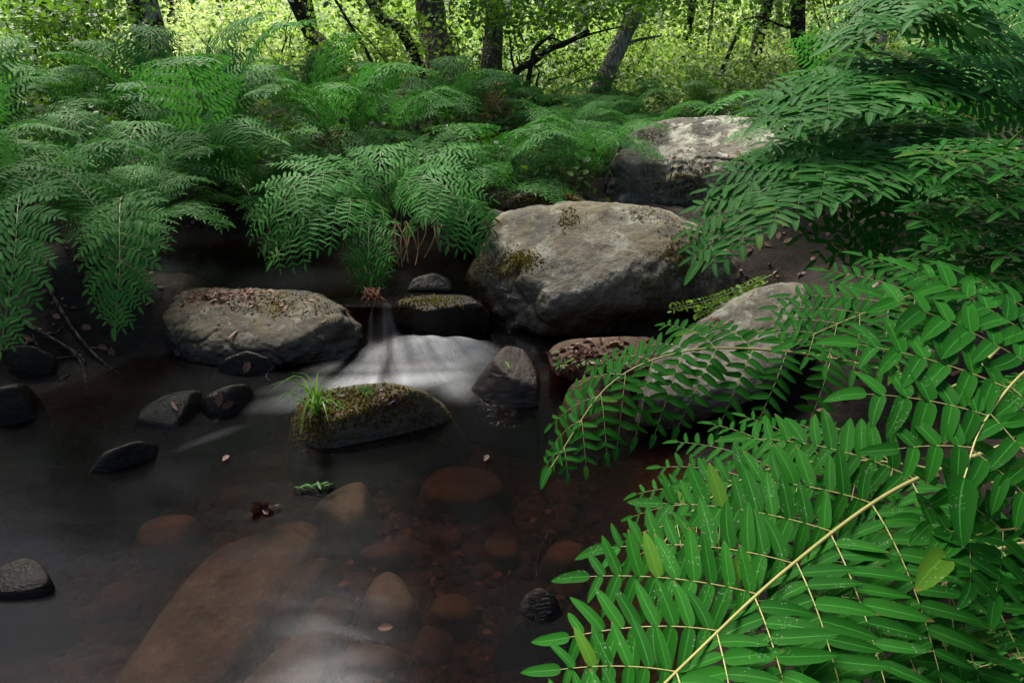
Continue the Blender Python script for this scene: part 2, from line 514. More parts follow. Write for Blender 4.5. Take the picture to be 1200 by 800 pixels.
UP = 0.15
def height(x, y):
    x = np.asarray(x, float); y = np.asarray(y, float)
    d = poly_dist(x, y, WATER_POLY)
    zl = UP * smooth(2.50, 2.68, y) * (1 - smooth(-0.30, -0.10, x))
    P = np.stack([x, y, 0 * x], -1)
    bed = -0.17 * smooth(0, 0.55, -d) + 0.02
    bed = bed - 0.16 * smooth(0.9, 1.35, -x) * smooth(0.0, 0.5, -d) * smooth(1.3, 1.7, y)
    bank = 0.02 + 0.22 * smooth(0, 0.3, d) + 0.05 * np.minimum(d, 6)
    right = smooth(0.6, 1.6, x) * 0.10 * np.clip(x - 0.6, 0, 6)
    z = zl + np.where(d < 0, bed, bank + right * smooth(0, 0.6, d))
    z = z + smooth(12, 50, y) * 13 * (1 - 0.85 * np.exp(-((x / np.maximum(y, 1) - 0.24) / 0.10) ** 2)) + smooth(25, 120, np.abs(x)) * 10 + smooth(5, 14, y) * 0.35
    z = z + 0.035 * fbm(P * 2.3, 4) * smooth(-0.6, 0.4, d) + 0.02 * fbm(P * 7, 3)
    z = z + 0.5 * fbm(P * 0.25 + 5, 3) * smooth(9, 20, y)
    return z

def gz(x, y):
    return float(height(np.array([x]), np.array([y]))[0])

def axis(fine0, fine1, step, outer0, outer1):
    a = list(np.arange(fine0, fine1, step))
    s, p = step, fine1
    hi = []
    while p < outer1:
        hi.append(p); s *= 1.12; p += s
    hi.append(outer1)
    s, p = step, fine0
    lo = []
    while p > outer0:
        s *= 1.12; p -= s; lo.append(max(p, outer0))
    return np.array(lo[::-1] + a + hi)

def grid_mesh(name, X, Y, Z, mat, a=None, uv=None):
    ny, nx = X.shape
    v = np.stack([X, Y, Z], -1).reshape(-1, 3)
    i = np.arange(ny * nx).reshape(ny, nx)
    q = np.stack([i[:-1, :-1], i[:-1, 1:], i[1:, 1:], i[1:, :-1]], -1).reshape(-1, 4)
    return quad_mesh(name, v, q, mat, a, uv)

xs = axis(-3.2, 2.6, 0.04, -150, 150)
ys = axis(-0.5, 6.0, 0.04, -60, 240)
GX, GY = np.meshgrid(xs, ys)
link("ground", grid_mesh("ground", GX, GY, height(GX, GY), M['ground']), kind='structure')

# water: the lower pool and the upper run behind the rocks
def water_body(name, x0, x1, y0, y1, top, bottom):
    """a closed body of water: the flat top and the sides and bottom that lie inside the ground"""
    v = np.array([(x0, y0, bottom), (x1, y0, bottom), (x1, y1, bottom), (x0, y1, bottom), (x0, y0, top), (x1, y0, top), (x1, y1, top), (x0, y1, top)])
    q = np.array([(3, 2, 1, 0), (4, 5, 6, 7), (0, 1, 5, 4), (1, 2, 6, 5), (2, 3, 7, 6), (3, 0, 4, 7)])
    link(name, quad_mesh(name, v, q, M['water'], None, None, False), kind='structure')
water_body("stream_water", -2.6, 1.3, -1.5, 3.15, 0.0, -0.6)
water_body("upper_stream_water", -3.1, -0.13, 2.69, 4.0, UP, 0.004)

# ------------------------------------------------------------------ rocks
def cube_sphere(n):
    g = np.linspace(-1, 1, n + 1)
    g = np.tan(g * math.pi / 4)
    U, V = np.meshgrid(g, g)
    O = np.ones_like(U)
    faces = [(O, U, V), (-O, -U, V), (-U, O, V), (U, -O, V), (U, V, O), (-U, V, -O)] if False else [
        np.stack([O, U, V], -1), np.stack([-O, -U, V], -1), np.stack([-U, O, V], -1), np.stack([U, -O, V], -1), np.stack([-V, U, O], -1), np.stack([V, U, -O], -1)]
    vs_, q, off = [], [], 0
    for F in faces:
        vs_.append(F.reshape(-1, 3))
        i = np.arange((n + 1) ** 2).reshape(n + 1, n + 1) + off
        q.append(np.stack([i[:-1, :-1], i[:-1, 1:], i[1:, 1:], i[1:, :-1]], -1).reshape(-1, 4))
        off += (n + 1) ** 2
    v = np.concatenate(vs_); q = np.concatenate(q)
    key = np.round(v / np.linalg.norm(v, axis=1, keepdims=True), 5)
    _, idx, inv = np.unique(key, axis=0, return_index=True, return_inverse=True)
    inv = inv.reshape(-1)
    return norm(v[idx]), inv[q]
CS = {n: cube_sphere(n) for n in (14, 28, 56, 90)}

def hull(pts):
    pts = sorted(map(tuple, pts))
    def half(ps):
        h = []
        for p in ps:
            while len(h) >= 2 and (h[-1][0] - h[-2][0]) * (p[1] - h[-2][1]) - (h[-1][1] - h[-2][1]) * (p[0] - h[-2][0]) <= 0:
                h.pop()
            h.append(p)
        return h
    a = half(pts); b = half(pts[::-1])
    return a[:-1] + b[:-1]

def rock(name, outline, d, thick, mat, label, front=(), floor=-0.2, res=56, power=12, amp=0.05, freq=2.6, seed=0, cat='rock', group=None, center=None, back=None, wl=None):
    """outline: photo pixels round the rock; each edge becomes a side of the solid, seen edge-on from where the photo was taken"""
    h = np.array(hull(outline), float)
    cpx = h.mean(0) if center is None else np.array(center, float)
    C = W(cpx[0], cpx[1], d)
    low = []
    if wl is not None:                 # the lower edges lie on the water: there the side goes on down below the surface
        for i in range(len(h)):
            p, q = h[i], h[(i + 1) % len(h)]
            n = norm(np.cross(ray(*p), ray(*q)))
            if np.dot(n, CAM - C) < 0: n = -n
            if n[2] < -0.3:
                A, B = G(p[0], p[1], 0.0), G(q[0], q[1], 0.0)
                e = norm(B - A)
                m = np.array([e[1], -e[0], 0.0])
                if np.dot(m, (A + B) / 2 - G(cpx[0], cpx[1], 0.0)) < 0: m = -m
                low.append((norm(m + np.array([0, 0, wl])), (A + B) / 2, i))
        for _ in range(40):
            if not low or min(np.dot(n, P - C) for n, P, i in low) > 0.045: break
            d += 0.01
            C = W(cpx[0], cpx[1], d)
    skip = {i for n, P, i in low}
    N, H = [], []
    for i in range(len(h)):
        if i in skip: continue
        a, b = ray(*h[i]), ray(*h[(i + 1) % len(h)])
        n = norm(np.cross(a, b))
        hh = np.dot(n, CAM - C)
        if hh < 0: n, hh = -n, -hh
        N.append(n); H.append(hh)
    for n, P, i in low:
        N.append(n); H.append(max(0.03, np.dot(n, P - C)))
    N.append(np.array([0, 1.0, 0.0])); H.append(back if back else thick)
    N.append(np.array([0, 0, -1.0])); H.append(max(C[2] - floor, 0.03))
    if not front:
        front = [((0, -0.8, 0.6), thick * 0.75), ((0, -1, -0.1), thick)]
    for n, hh in front:
        N.append(norm(n)); H.append(hh)
    N = np.array(N); H = np.array(H)
    D, Q = CS[res]
    s = np.maximum(0, D @ N.T / H)
    r = (s ** power).sum(1) ** (-1 / power)
    V = D * r[:, None]
    nz = fbm(V * freq / 0.5 + seed * 7.7, 5, 0.55)
    rid = np.abs(fbm(V * freq * 1.1 + seed * 3.3 + 40, 3)) 
    r = r * (1 + amp * nz - amp * 3.0 * np.maximum(0, 0.16 - rid))
    V = D * r[:, None]
    me = quad_mesh(name, V, Q, M[mat], np.zeros(len(V)), None)
    o = link(name, me, None, C, label, cat, group)
    o_tree = BVHTree.FromPolygons([Vector(v) for v in V + C], [tuple(int(k) for k in f) for f in Q])
    return o, o_tree, C

ROCKS = {}
def addrock(key, *a, **k):
    ROCKS[key] = rock(*a, **k)
    return ROCKS[key]

addrock('big', "boulder", [(540, 350), (547, 300), (575, 256), (605, 241), (690, 233), (750, 237), (795, 250), (830, 268), (880, 300), (885, 335), (850, 365), (800, 395), (700, 405), (620, 402), (565, 388)],
        3.15, 0.42, 'rock_grey', "largest boulder, smooth grey with moss and a white lichen spot, beside the cascade",
        front=[((-0.12, -0.50, 0.85), 0.19), ((0.10, -0.85, 0.35), 0.27), ((-0.72, -0.62, 0.30), 0.40), ((0.55, -0.7, 0.45), 0.36), ((0.15, -0.95, -0.28), 0.31)], res=90, power=14, amp=0.055, seed=1)
addrock('back', "boulder", [(708, 245), (710, 195), (728, 163), (765, 143), (830, 135), (900, 138), (985, 150), (1020, 200), (1000, 245), (850, 260), (740, 250)],
        4.15, 0.5, 'rock_lichen', "tall boulder with pale lichen on top, standing behind the largest boulder",
        front=[((-0.1, -0.45, 0.9), 0.24), ((-0.3, -0.9, 0.15), 0.42), ((0.2, -0.9, 0.1), 0.4)], res=90, amp=0.06, freq=3.0, seed=2)
addrock('behind', "rock", [(588, 246), (598, 229), (640, 220), (678, 230), (700, 245), (640, 256)], 3.75, 0.2, 'rock_mossy',
        "low mossy rock lying behind the top left of the largest boulder", amp=0.06, seed=3, floor=0.1)
addrock('nook', "rock", [(563, 280), (565, 257), (578, 244), (596, 250), (596, 280)], 3.45, 0.12, 'rock_brown',
        "small grey rock wedged beside the upper left edge of the largest boulder", amp=0.05, seed=4, res=28, floor=0.05)
addrock('right', "rock", [(738, 528), (742, 480), (760, 425), (830, 365), (890, 333), (940, 331), (952, 343), (945, 375), (925, 440), (880, 470), (800, 510)],
        2.25, 0.3, 'rock_pale', "pale flat-topped rock under the overhanging fern fronds on the right bank",
        front=[((-0.45, -0.40, 0.8), 0.085), ((-0.2, -0.75, 0.45), 0.15), ((-0.3, -1, -0.4), 0.2)], res=90, amp=0.06, freq=4.5, seed=5)
addrock('left', "rock", [(170, 388), (182, 355), (215, 340), (270, 333), (345, 338), (405, 352), (428, 375), (432, 410), (395, 420), (330, 422), (290, 437), (250, 433), (205, 418)],
        2.85, 0.3, 'rock_brown', "broad rough rock with brown leaves on top, left of the cascade",
        front=[((-0.05, -0.35, 0.95), 0.075), ((-0.2, -0.75, 0.6), 0.135), ((-0.15, -1, 0.05), 0.2)], res=90, amp=0.075, freq=4.0, wl=0.12, seed=6, power=10)
addrock('toe', "rock", [(252, 437), (262, 420), (290, 410), (318, 420), (324, 434), (290, 440)], 2.62, 0.12, 'rock_wet',
        "wet grey rock foot jutting into the pool below the broad rough rock", res=28, wl=0.4, seed=21)
addrock('ledge', "rock", [(458, 392), (462, 352), (485, 346), (548, 345), (575, 365), (572, 395), (500, 402)], 2.86, 0.16, 'rock_wet',
        "dark wet square rock between the cascade and the largest boulder", front=[((0, -0.3, 1), 0.065), ((0, -1, 0.15), 0.12)], wl=0.03, seed=7, amp=0.04)
addrock('tuft', "rock", [(343, 503), (348, 472), (375, 456), (440, 447), (492, 455), (527, 477), (535, 491), (500, 502), (440, 512), (385, 527), (355, 523)],
        2.15, 0.17, 'rock_mossy', "long mossy rock with a grass tuft, in the pool below the cascade",
        front=[((0, -0.35, 0.95), 0.055), ((-0.1, -0.9, 0.45), 0.10)], wl=0.32, seed=8, amp=0.05, res=90)
addrock('brown', "rock", [(549, 458), (567, 432), (592, 404), (615, 408), (632, 440), (632, 476), (600, 478), (565, 470)], 2.42, 0.15, 'rock_amber',
        "shiny brown wedge of wet rock at the right end of the cascade", front=[((0.25, -0.4, 0.85), 0.06), ((-0.4, -0.8, 0.3), 0.08), ((0.3, -0.9, 0.3), 0.1)], wl=0.4, seed=9, amp=0.035, power=16)
addrock('sunk_right', "rock", [(660, 470), (668, 450), (700, 438), (735, 448), (745, 478), (705, 492), (672, 485)], 2.3, 0.12, 'rock_sunk_dark',
        "rounded brown rock half under water left of the pale flat rock", wl=0.5, seed=10, amp=0.04)
addrock('stones_a', "rock", [(153, 500), (168, 475), (200, 460), (236, 457), (240, 476), (215, 498), (178, 513), (158, 511)], 2.38, 0.12, 'rock_wet',
        "flat wet rock with a hollow, larger of the two below the broad rough rock", front=[((0, -0.45, 0.9), 0.07), ((-0.1, -0.95, 0.3), 0.10)], wl=0.25, seed=11, amp=0.05, power=14)
addrock('stones_b', "rock", [(234, 482), (240, 464), (265, 451), (292, 449), (300, 465), (285, 480), (262, 489), (243, 489)], 2.42, 0.1, 'rock_wet',
        "small round rock with reddish dead leaves stuck on it", wl=0.25, seed=12, amp=0.04)
addrock('stones_c', "rock", [(103, 553), (122, 529), (160, 516), (187, 520), (182, 536), (150, 547), (120, 555)], 2.08, 0.1, 'rock_wet',
        "thin wet rock alone in dark water, nearest the left side of the pool", wl=0.25, seed=13, amp=0.05)
addrock('corner', "rock", [(-20, 703), (-5, 665), (30, 652), (50, 662), (66, 690), (50, 701), (0, 704)], 1.62, 0.09, 'rock_wet',
        "wet black rock cut off by the left edge of the picture", front=[((0, -0.4, 0.9), 0.04), ((0.2, -0.9, 0.2), 0.06)], wl=0.35, seed=14, amp=0.05)
addrock('shiny', "rock", [(603, 718), (614, 697), (632, 687), (650, 697), (659, 720), (640, 730), (612, 729)], 1.53, 0.06, 'rock_wet',
        "small shiny black rock poking out of the pool beside the near fern", wl=0.5, seed=15, amp=0.04, res=28)
addrock('dark_a', "rock", [(-30, 445), (-5, 408), (35, 403), (66, 418), (64, 445), (20, 452)], 2.6, 0.2, 'rock_wet',
        "upper of two dark rocks on the left bank under the hanging ferns", wl=0.2, seed=16, amp=0.05)
addrock('dark_b', "rock", [(-30, 495), (-5, 455), (30, 449), (48, 468), (42, 490), (0, 500)], 2.35, 0.16, 'rock_wet',
        "lower of two dark rocks at the water's edge on the left bank", wl=0.25, seed=17, amp=0.05)
addrock('upstream', "rock", [(476, 342), (484, 326), (508, 319), (528, 328), (530, 342)], 3.15, 0.12, 'rock_wet',
        "low dark rock in the still water upstream of the square wet rock", seed=18, amp=0.04, res=28, floor=0.05)
addrock('shelf', "rock", [(640, 410), (660, 398), (760, 392), (790, 410), (760, 445), (700, 452), (650, 440)], 2.62, 0.16, 'rock_sunk_dark',
        "flat dark rock shelf under a litter of red leaves below the largest boulder", front=[((0, -0.15, 1), 0.03), ((0, -0.9, 0.5), 0.1)], seed=19, amp=0.05)

# submerged stones
def sunk(name, outline, z, hgt, mat, label, seed=0, res=56, amp=0.05, group=None, tilt=(0, 0)):
    h = np.array(hull([G(x, y, z)[:2] for x, y in outline]))
    c = h.mean(0)
    N, H = [], []
    for i in range(len(h)):
        a, b = h[i], h[(i + 1) % len(h)]
        n = norm(np.array([b[1] - a[1], -(b[0] - a[0])]))
        hh = np.dot(n, a - c)
        if hh < 0: n, hh = -n, -hh
        n3 = norm(np.array([n[0], n[1], 0.35]))
        N.append(n3); H.append(max(hh, 0.01) * np.dot(n3[:2], n))
    N.append(norm((tilt[0], tilt[1], 1.0))); H.append(hgt * 0.5)
    N.append(np.array([0, 0, -1.0])); H.append(hgt)
    N = np.array(N); H = np.array(H)
    D, Q = CS[res]
    r = (np.maximum(0, D @ N.T / H) ** 6).sum(1) ** (-1 / 6)
    V = D * r[:, None]
    V = V * (1 + amp * fbm(V * 6 + seed * 5.1, 5, 0.55))[:, None]
    C = np.array([c[0], c[1], z - hgt * 0.5])
    return link(name, quad_mesh(name, V, Q, M[mat], np.zeros(len(V)), None), None, C, label, 'rock', group)

sunk("submerged_rock", [(388, 594), (393, 606), (345, 655), (300, 700), (250, 780), (220, 860), (80, 860), (130, 770), (180, 700), (235, 640), (315, 605)], -0.055, 0.09, 'rock_sunk',
     "long pale slab of rock under the water, the biggest on the stream bed", 1, 90, 0.05)
sunk("submerged_rock", [(380, 640), (396, 655), (345, 712), (285, 738), (268, 722), (315, 668)], -0.07, 0.07, 'rock_sunk', "grey brown slab under water beside the long pale slab", 2)
sunk("submerged_rock", [(395, 725), (385, 790), (330, 840), (230, 850), (300, 770), (350, 730)], -0.07, 0.07, 'rock_sunk', "sunken slab at the near end of the long pale slab", 22)
sunk("submerged_rock", [(355, 590), (395, 563), (430, 553), (438, 578), (428, 608), (400, 616), (378, 604)], -0.02, 0.10, 'rock_sunk', "yellowish rock just under water at the far tip of the long pale slab", 3)
sunk("submerged_rock", [(418, 705), (428, 672), (455, 655), (480, 670), (494, 702), (482, 725), (440, 728)], -0.05, 0.09, 'rock_sunk', "egg shaped brown rock under water in the middle of the pool", 4)
sunk("submerged_rock", [(500, 715), (505, 695), (535, 688), (558, 700), (555, 720), (525, 728)], -0.08, 0.06, 'rock_sunk_dark', "small sunken rock just right of the egg shaped brown rock", 5)
sunk("submerged_rock", [(635, 650), (640, 632), (665, 624), (690, 635), (692, 655), (662, 664)], -0.07, 0.07, 'rock_sunk_dark', "rounded sunken rock in shadow beyond the small shiny black rock", 6)
sunk("submerged_rock", [(150, 630), (165, 605), (205, 595), (235, 600), (215, 630), (175, 642)], -0.07, 0.06, 'rock_sunk_dark', "dark sunken rock left of the long pale slab", 7)
sunk("submerged_rock", [(395, 760), (410, 745), (470, 750), (480, 770), (440, 785), (400, 780)], -0.08, 0.06, 'rock_sunk_dark', "flat sunken stone below the egg shaped brown rock", 8)
sunk("submerged_rock", [(415, 650), (425, 635), (470, 630), (485, 642), (450, 655)], -0.09, 0.05, 'rock_sunk_dark', "flat sunken stone above the egg shaped brown rock", 9)
sunk("submerged_rock", [(490, 560), (520, 540), (580, 545), (600, 570), (560, 590), (500, 585)], -0.09, 0.07, 'rock_sunk_dark', "wide dim sunken rock right of the mossy rock's lower end", 10)
sunk("submerged_rock", [(560, 640), (575, 620), (610, 625), (610, 650), (580, 655)], -0.09, 0.05, 'rock_sunk_dark', "small dim sunken stone between the egg shaped rock and the dark bank", 11)

def pebble_bed():
    b = Buf()
    D, Q = CS[14]
    sel = cube_sphere(4)
    D, Q = sel
    n = 0
    while n < 950:
        px, py = rng.uniform(60, 700), rng.uniform(560, 830)
        p = G(px, py, -0.12)
        if poly_dist(np.array([p[0]]), np.array([p[1]]), WATER_POLY)[0] > -0.05: continue
        s = rng.uniform(0.008, 0.030) * rng.uniform(0.6, 1.3) * (1.7 if rng.uniform() < 0.12 else 1.0)
        V = D * np.array([s * rng.uniform(0.8, 1.4), s * rng.uniform(0.8, 1.4), s * 0.55])
        V = V * (1 + 0.18 * vnoise(D * 2 + rng.uniform(0, 50)))[:, None]
        a = rng.uniform(0, 6.28)
        ca, sa = math.cos(a), math.sin(a)
        V = V @ np.array([[ca, sa, 0], [-sa, ca, 0], [0, 0, 1]])
        b.add(V + np.array([p[0], p[1], gz(p[0], p[1]) + s * 0.2]), Q, rng.uniform())
        n += 1
    link("gravel", b.mesh("gravel", M['rock_sunk_dark']), label="brown gravel and pebbles on the bed of the pool", cat="gravel", kind="stuff")
pebble_bed()

# ------------------------------------------------------------------ white water
def blob(X, Y, x0, y0, rx, ry, ang=0.0, e=1.0):
    c, s = math.cos(ang), math.sin(ang)
    u = ((X - x0) * c + (Y - y0) * s) / rx
    v = (-(X - x0) * s + (Y - y0) * c) / ry
    return np.exp(-(u * u + v * v) ** e)

def whitewater():
    xs_ = np.linspace(-1.25, 0.15, 150); ys_ = np.linspace(1.75, 2.95, 130)
    X, Y = np.meshgrid(xs_, ys_)
    lip = G(446, 362, 0.15)
    Z = 0.006 + 0.0 * X
    # sheet dropping over the lip between the left rock and the square wet rock
    chan = np.exp(-((X - lip[0]) / 0.065) ** 4)
    fall = smooth(lip[1] - 0.06, lip[1] + 0.015, Y)
    Z = Z + chan * fall * 0.152
    hb = G(490, 425, 0.0)
    Z = Z + 0.055 * blob(X, Y, hb[0] - 0.02, hb[1] + 0.10, 0.14, 0.11) + 0.05 * blob(X, Y, hb[0] + 0.17, hb[1] + 0.10, 0.12, 0.08)
    Z = Z + 0.016 * fbm(np.stack([X * 11, Y * 11, 0 * X], -1), 3) * blob(X, Y, hb[0], hb[1] + 0.1, 0.3, 0.2)
    a = 0.30 * chan ** 2 * np.clip(0.12 + 1.0 * np.abs(np.sin((X - lip[0]) * 40 + 0.5)) ** 3, 0, 1) * (1.0 - 0.6 * np.clip(Z / 0.15, 0, 1)) * smooth(lip[1] - 0.16, lip[1] - 0.06, Y) * (1 - smooth(lip[1] - 0.02, lip[1] + 0.08, Y))
    a = np.maximum(a, 0.60 * blob(X, Y, hb[0] - 0.03, hb[1] + 0.05, 0.18, 0.10, 0.0, 1.0))
    a = np.maximum(a, 0.36 * blob(X, Y, hb[0] + 0.17, hb[1] + 0.04, 0.13, 0.10, 0.3, 1.0))
    a = np.maximum(a, 0.42 * blob(X, Y, hb[0] - 0.02, hb[1] - 0.05, 0.26, 0.08, 0.05, 1.0))
    c1 = G(430, 452, 0)
    a = np.maximum(a, 0.70 * blob(X, Y, c1[0] + 0.09, c1[1] + 0.03, 0.27, 0.075, 0.16, 1.0))
    c2 = G(345, 470, 0)
    a = np.maximum(a, 0.24 * blob(X, Y, c2[0], c2[1], 0.13, 0.07, 0.6, 1.1))
    c3 = G(265, 508, 0)
    a = np.maximum(a, 0.06 * blob(X, Y, c3[0], c3[1], 0.20, 0.035, 0.75, 1.0))
    c4 = G(590, 498, 0)
    a = np.maximum(a, 0.0 * blob(X, Y, c4[0] - 0.06, c4[1], 0.20, 0.05, -0.5, 1.0))
    c5 = G(540, 455, 0)
    a = np.maximum(a, 0.26 * blob(X, Y, c5[0] - 0.02, c5[1] + 0.02, 0.09, 0.11, 0.2, 1.0))
    Z = np.maximum(Z, 0.005)
    edge = np.minimum(np.minimum(smooth(-1.25, -1.15, X), 1 - smooth(0.05, 0.15, X)), np.minimum(smooth(1.75, 1.85, Y), 1 - smooth(2.85, 2.95, Y)))
    fl = fbm(np.stack([np.arctan2(X - lip[0], lip[1] + 0.2 - Y) * 8.0, np.hypot(X - lip[0], lip[1] + 0.2 - Y) * 2.2, 0 * X], -1), 4)
    a = a * np.clip(0.74 + 0.55 * fl, 0.10, 1.2)
    a = np.where(a < 0.02, 0, a - 0.02) * edge
    # flow-aligned streak coordinates: u across the flow, v along it (fanning out from the lip)
    dx, dy = X - lip[0], lip[1] + 0.15 - Y
    uv = np.stack([np.arctan2(dx, dy + 0.05), np.hypot(dx, dy)], -1).reshape(-1, 2)
    ny, nx = X.shape
    v = np.stack([X, Y, Z], -1).reshape(-1, 3)
    i = np.arange(ny * nx).reshape(ny, nx)
    q = np.stack([i[:-1, :-1], i[:-1, 1:], i[1:, 1:], i[1:, :-1]], -1).reshape(-1, 4)
    keep = (a.reshape(-1)[q] > 0).any(1)
    q = q[keep]
    used = np.unique(q)
    remap = -np.ones(len(v), int); remap[used] = np.arange(len(used))
    link("cascade_water", quad_mesh("cascade_water", v[used], remap[q], M['foam'], a.reshape(-1)[used], uv[used]), kind='structure')
whitewater()

# ------------------------------------------------------------------ ferns
def pinnule_template(st, fold=0.16):
    prof = np.interp(st, [0, .05, .18, .45, .72, .90, 1.0], [.22, .72, 1.0, .95, .74, .40, .03])
    pts, uv = [], []
    for x, wd in zip(st, prof):
        for y in (-1, 0, 1):
            pts.append((x, y * wd * 0.5, abs(y) * wd * fold))
            uv.append((0.5 + 0.5 * y, x))
    q = []
    for i in range(len(st) - 1):
        for k in (0, 1):
            a = i * 3 + k
            q.append((a, a + 1, a + 4, a + 3))
    return np.array(pts), np.array(q), np.array(uv)
TPL = {2: pinnule_template(np.array([0, .05, .16, .34, .54, .72, .87, .96, 1.0])),
       1: pinnule_template(np.array([0, .12, .40, .72, .92, 1.0])),
       0: pinnule_template(np.array([0, .2, .65, 1.0]))}

def add_pinnules(buf, lod, o, ex, ez, ln, wd, bend, g):
    tp, tq, tu = TPL[lod]
    ey = norm(np.cross(ez, ex)); ez = norm(np.cross(ex, ey))
    n = len(o)
    x = tp[None, :, 0] * np.ones((n, 1))
    zb = tp[None, :, 2] * wd[:, None] - bend[:, None] * x * x * ln[:, None]
    sw = g.normal(0, 0.10, n)[:, None] * x * x * ln[:, None]
    V = o[:, None] + ex[:, None] * (x * ln[:, None])[..., None] + ey[:, None] * (tp[None, :, 1] * wd[:, None] + sw)[..., None] + ez[:, None] * zb[..., None]
    Q = tq[None] + (np.arange(n) * len(tp))[:, None, None]
    buf.add(V.reshape(-1, 3), Q.reshape(-1, 4), np.repeat(g.uniform(0, 1, n), len(tp)), np.tile(tu, (n, 1)))

def make_frond(ctrl, n0, n1, pairs=9, L=0.26, npin=10, ln=0.055, wr=0.28, t0=0.30, ang=(68, 42), droop=0.18, lod=1, seed=0, r0=0.004, gap=1.0, lift=0.05, tipcurl=0.0, base_prof=0.75, nbend=0.14, roll=0.0):
    g = np.random.default_rng(seed + 1000)
    leaf, st = Buf(), Buf()
    P, LEN = curve(ctrl, 48)
    T = norm(np.gradient(P, axis=0))
    u = np.linspace(0, 1, 48)[:, None]
    Nn = norm(np.asarray(n0, float) * (1 - u) + np.asarray(n1, float) * u)
    Nn = norm(Nn - T * (Nn * T).sum(1, keepdims=True))
    S = np.cross(T, Nn)
    tube(st, P, np.linspace(r0, r0 * 0.3, 48), 6)
    at = lambda arr, t: np.array([np.interp(t, u[:, 0], arr[:, k]) for k in range(3)])
    G_ = np.array([0, 0, -1.0])
    for i in range(pairs):
        f = (i + 0.35) / (pairs + 0.1)
        for sd in (-1, 1):
            t = t0 + (1 - t0) * (f ** 0.92) + g.normal(0, 0.004)
            t = min(t, 0.985)
            p = at(P, t); tt = norm(at(T, t)); ss = norm(at(S, t)) * sd; nn = norm(at(Nn, t))
            pl = L * ((1 - f ** 2.4) ** 0.75) * (base_prof + (1 - base_prof) * min(1, f * 4)) * g.uniform(0.93, 1.05)
            a = R(ang[0] + (ang[1] - ang[0]) * f + g.normal(0, 3))
            d0 = math.cos(a) * tt + math.sin(a) * ss
            sagv = norm(0.5 * (-nn) + 0.7 * G_)
            m = 12
            s = np.linspace(0, 1, m)[:, None]
            dr = droop * g.uniform(0.7, 1.35)
            cp = p + d0 * s * pl + tt * (s ** 2) * pl * 0.10 + nn * (lift * pl * s) + sagv * (s ** 2) * pl * dr
            ct = norm(np.gradient(cp, axis=0))
            cn = norm(nn - ct * (ct @ nn)[:, None])
            if roll:
                tp = tt - ct * (ct @ tt)[:, None]
                cn = norm(cn + roll * tp)
            cb = np.cross(cn, ct)
            tube(st, cp, np.linspace(r0 * 0.30, r0 * 0.11, m), 4)
            k = max(3, int(round(npin * (pl / L) ** 0.9)))
            sj = (np.arange(k) + 0.55) / (k + 0.25)
            for sg in (-1, 1):
                sjj = np.clip(sj + g.normal(0, 0.006, k) + (0.02 if sg > 0 else 0), 0.01, 0.99)
                ii = lambda arr: np.stack([np.interp(sjj, s[:, 0], arr[:, q]) for q in range(3)], 1)
                o_, t_, n_, b_ = ii(cp), norm(ii(ct)), norm(ii(cn)), norm(ii(cb))
                an = R(80) - sjj * R(20) + g.normal(0, R(4), k)
                ex = np.cos(an)[:, None] * t_ + (np.sin(an) * sg)[:, None] * b_ + n_ * g.normal(0.04, 0.09, k)[:, None]
                sz = np.interp(sjj, [0, .15, .4, .75, 1], [.78, .97, 1, .86, .55])
                lnn = ln * sz * (0.45 + 0.55 * (pl / L) ** 0.6) * g.uniform(0.82, 1.1, k)
                add_pinnules(leaf, lod, o_, norm(ex), n_ + 0.12 * g.normal(size=(k, 3)), lnn, lnn * wr * g.uniform(0.9, 1.1, k), nbend * g.uniform(0.4, 1.6, k), g)
            lt = np.array([ln * 0.75 * (0.45 + 0.55 * (pl / L) ** 0.6)])
            add_pinnules(leaf, lod, cp[-1:], ct[-1:], cn[-1:], lt, lt * wr * 1.1, np.array([0.1]), g)
    add_pinnules(leaf, lod, P[-1:], T[-1:], Nn[-1:], np.array([ln]), np.array([ln * wr * 1.2]), np.array([0.1]), g)
    return leaf, st

class Frond:
    def __init__(self, leaf, st, leafmat, stalkmat, off=None):
        self.lm = leaf.mesh("frond", M[leafmat], off)
        self.sm = st.mesh("stalk", M[stalkmat], off)
    def place(self, parent, rz=0.0, sc=1.0, tilt=(0, 0), loc=(0, 0, 0)):
        o = link("frond", self.lm, parent, loc)
        o.rotation_euler = (tilt[0], tilt[1], rz)
        o.scale = (sc, sc, sc)
        link("stalk", self.sm, o)
        return o

ARCS = [
    [(0, 0, 0), (.10, 0, .34), (.30, .01, .58), (.60, .03, .66), (.92, .04, .52)],
    [(0, 0, 0), (.06, 0, .40), (.20, -.02, .74), (.46, -.03, .92), (.80, -.02, .90)],
    [(0, 0, 0), (.16, 0, .28), (.42, .03, .42), (.72, .05, .38), (.98, .02, .18)],
    [(0, 0, 0), (.04, 0, .42), (.12, .02, .82), (.30, .05, 1.08), (.56, .06, 1.16)],
    [(0, 0, 0), (.08, 0, .36), (.26, -.03, .64), (.55, -.06, .76), (.86, -.10, .66)],
]
GEN = {}
def gen(kind, lod):
    key = (kind, lod)
    if key not in GEN:
        lst = []
        for i, a in enumerate(ARCS):
            lf, st = make_frond(a, (-0.3, 0, 1), (0.35, 0, 1), pairs=9, L=0.32, npin=11, ln=0.082, wr=0.27, t0=0.34, droop=0.22, lod=lod, seed=i * 11 + (0 if kind == 'mid' else 5), r0=0.0045)
            lst.append(Frond(lf, st, 'fern_' + kind, 'stalk' if kind != 'near' else 'stalk_near'))
        GEN[key] = lst
    return GEN[key]

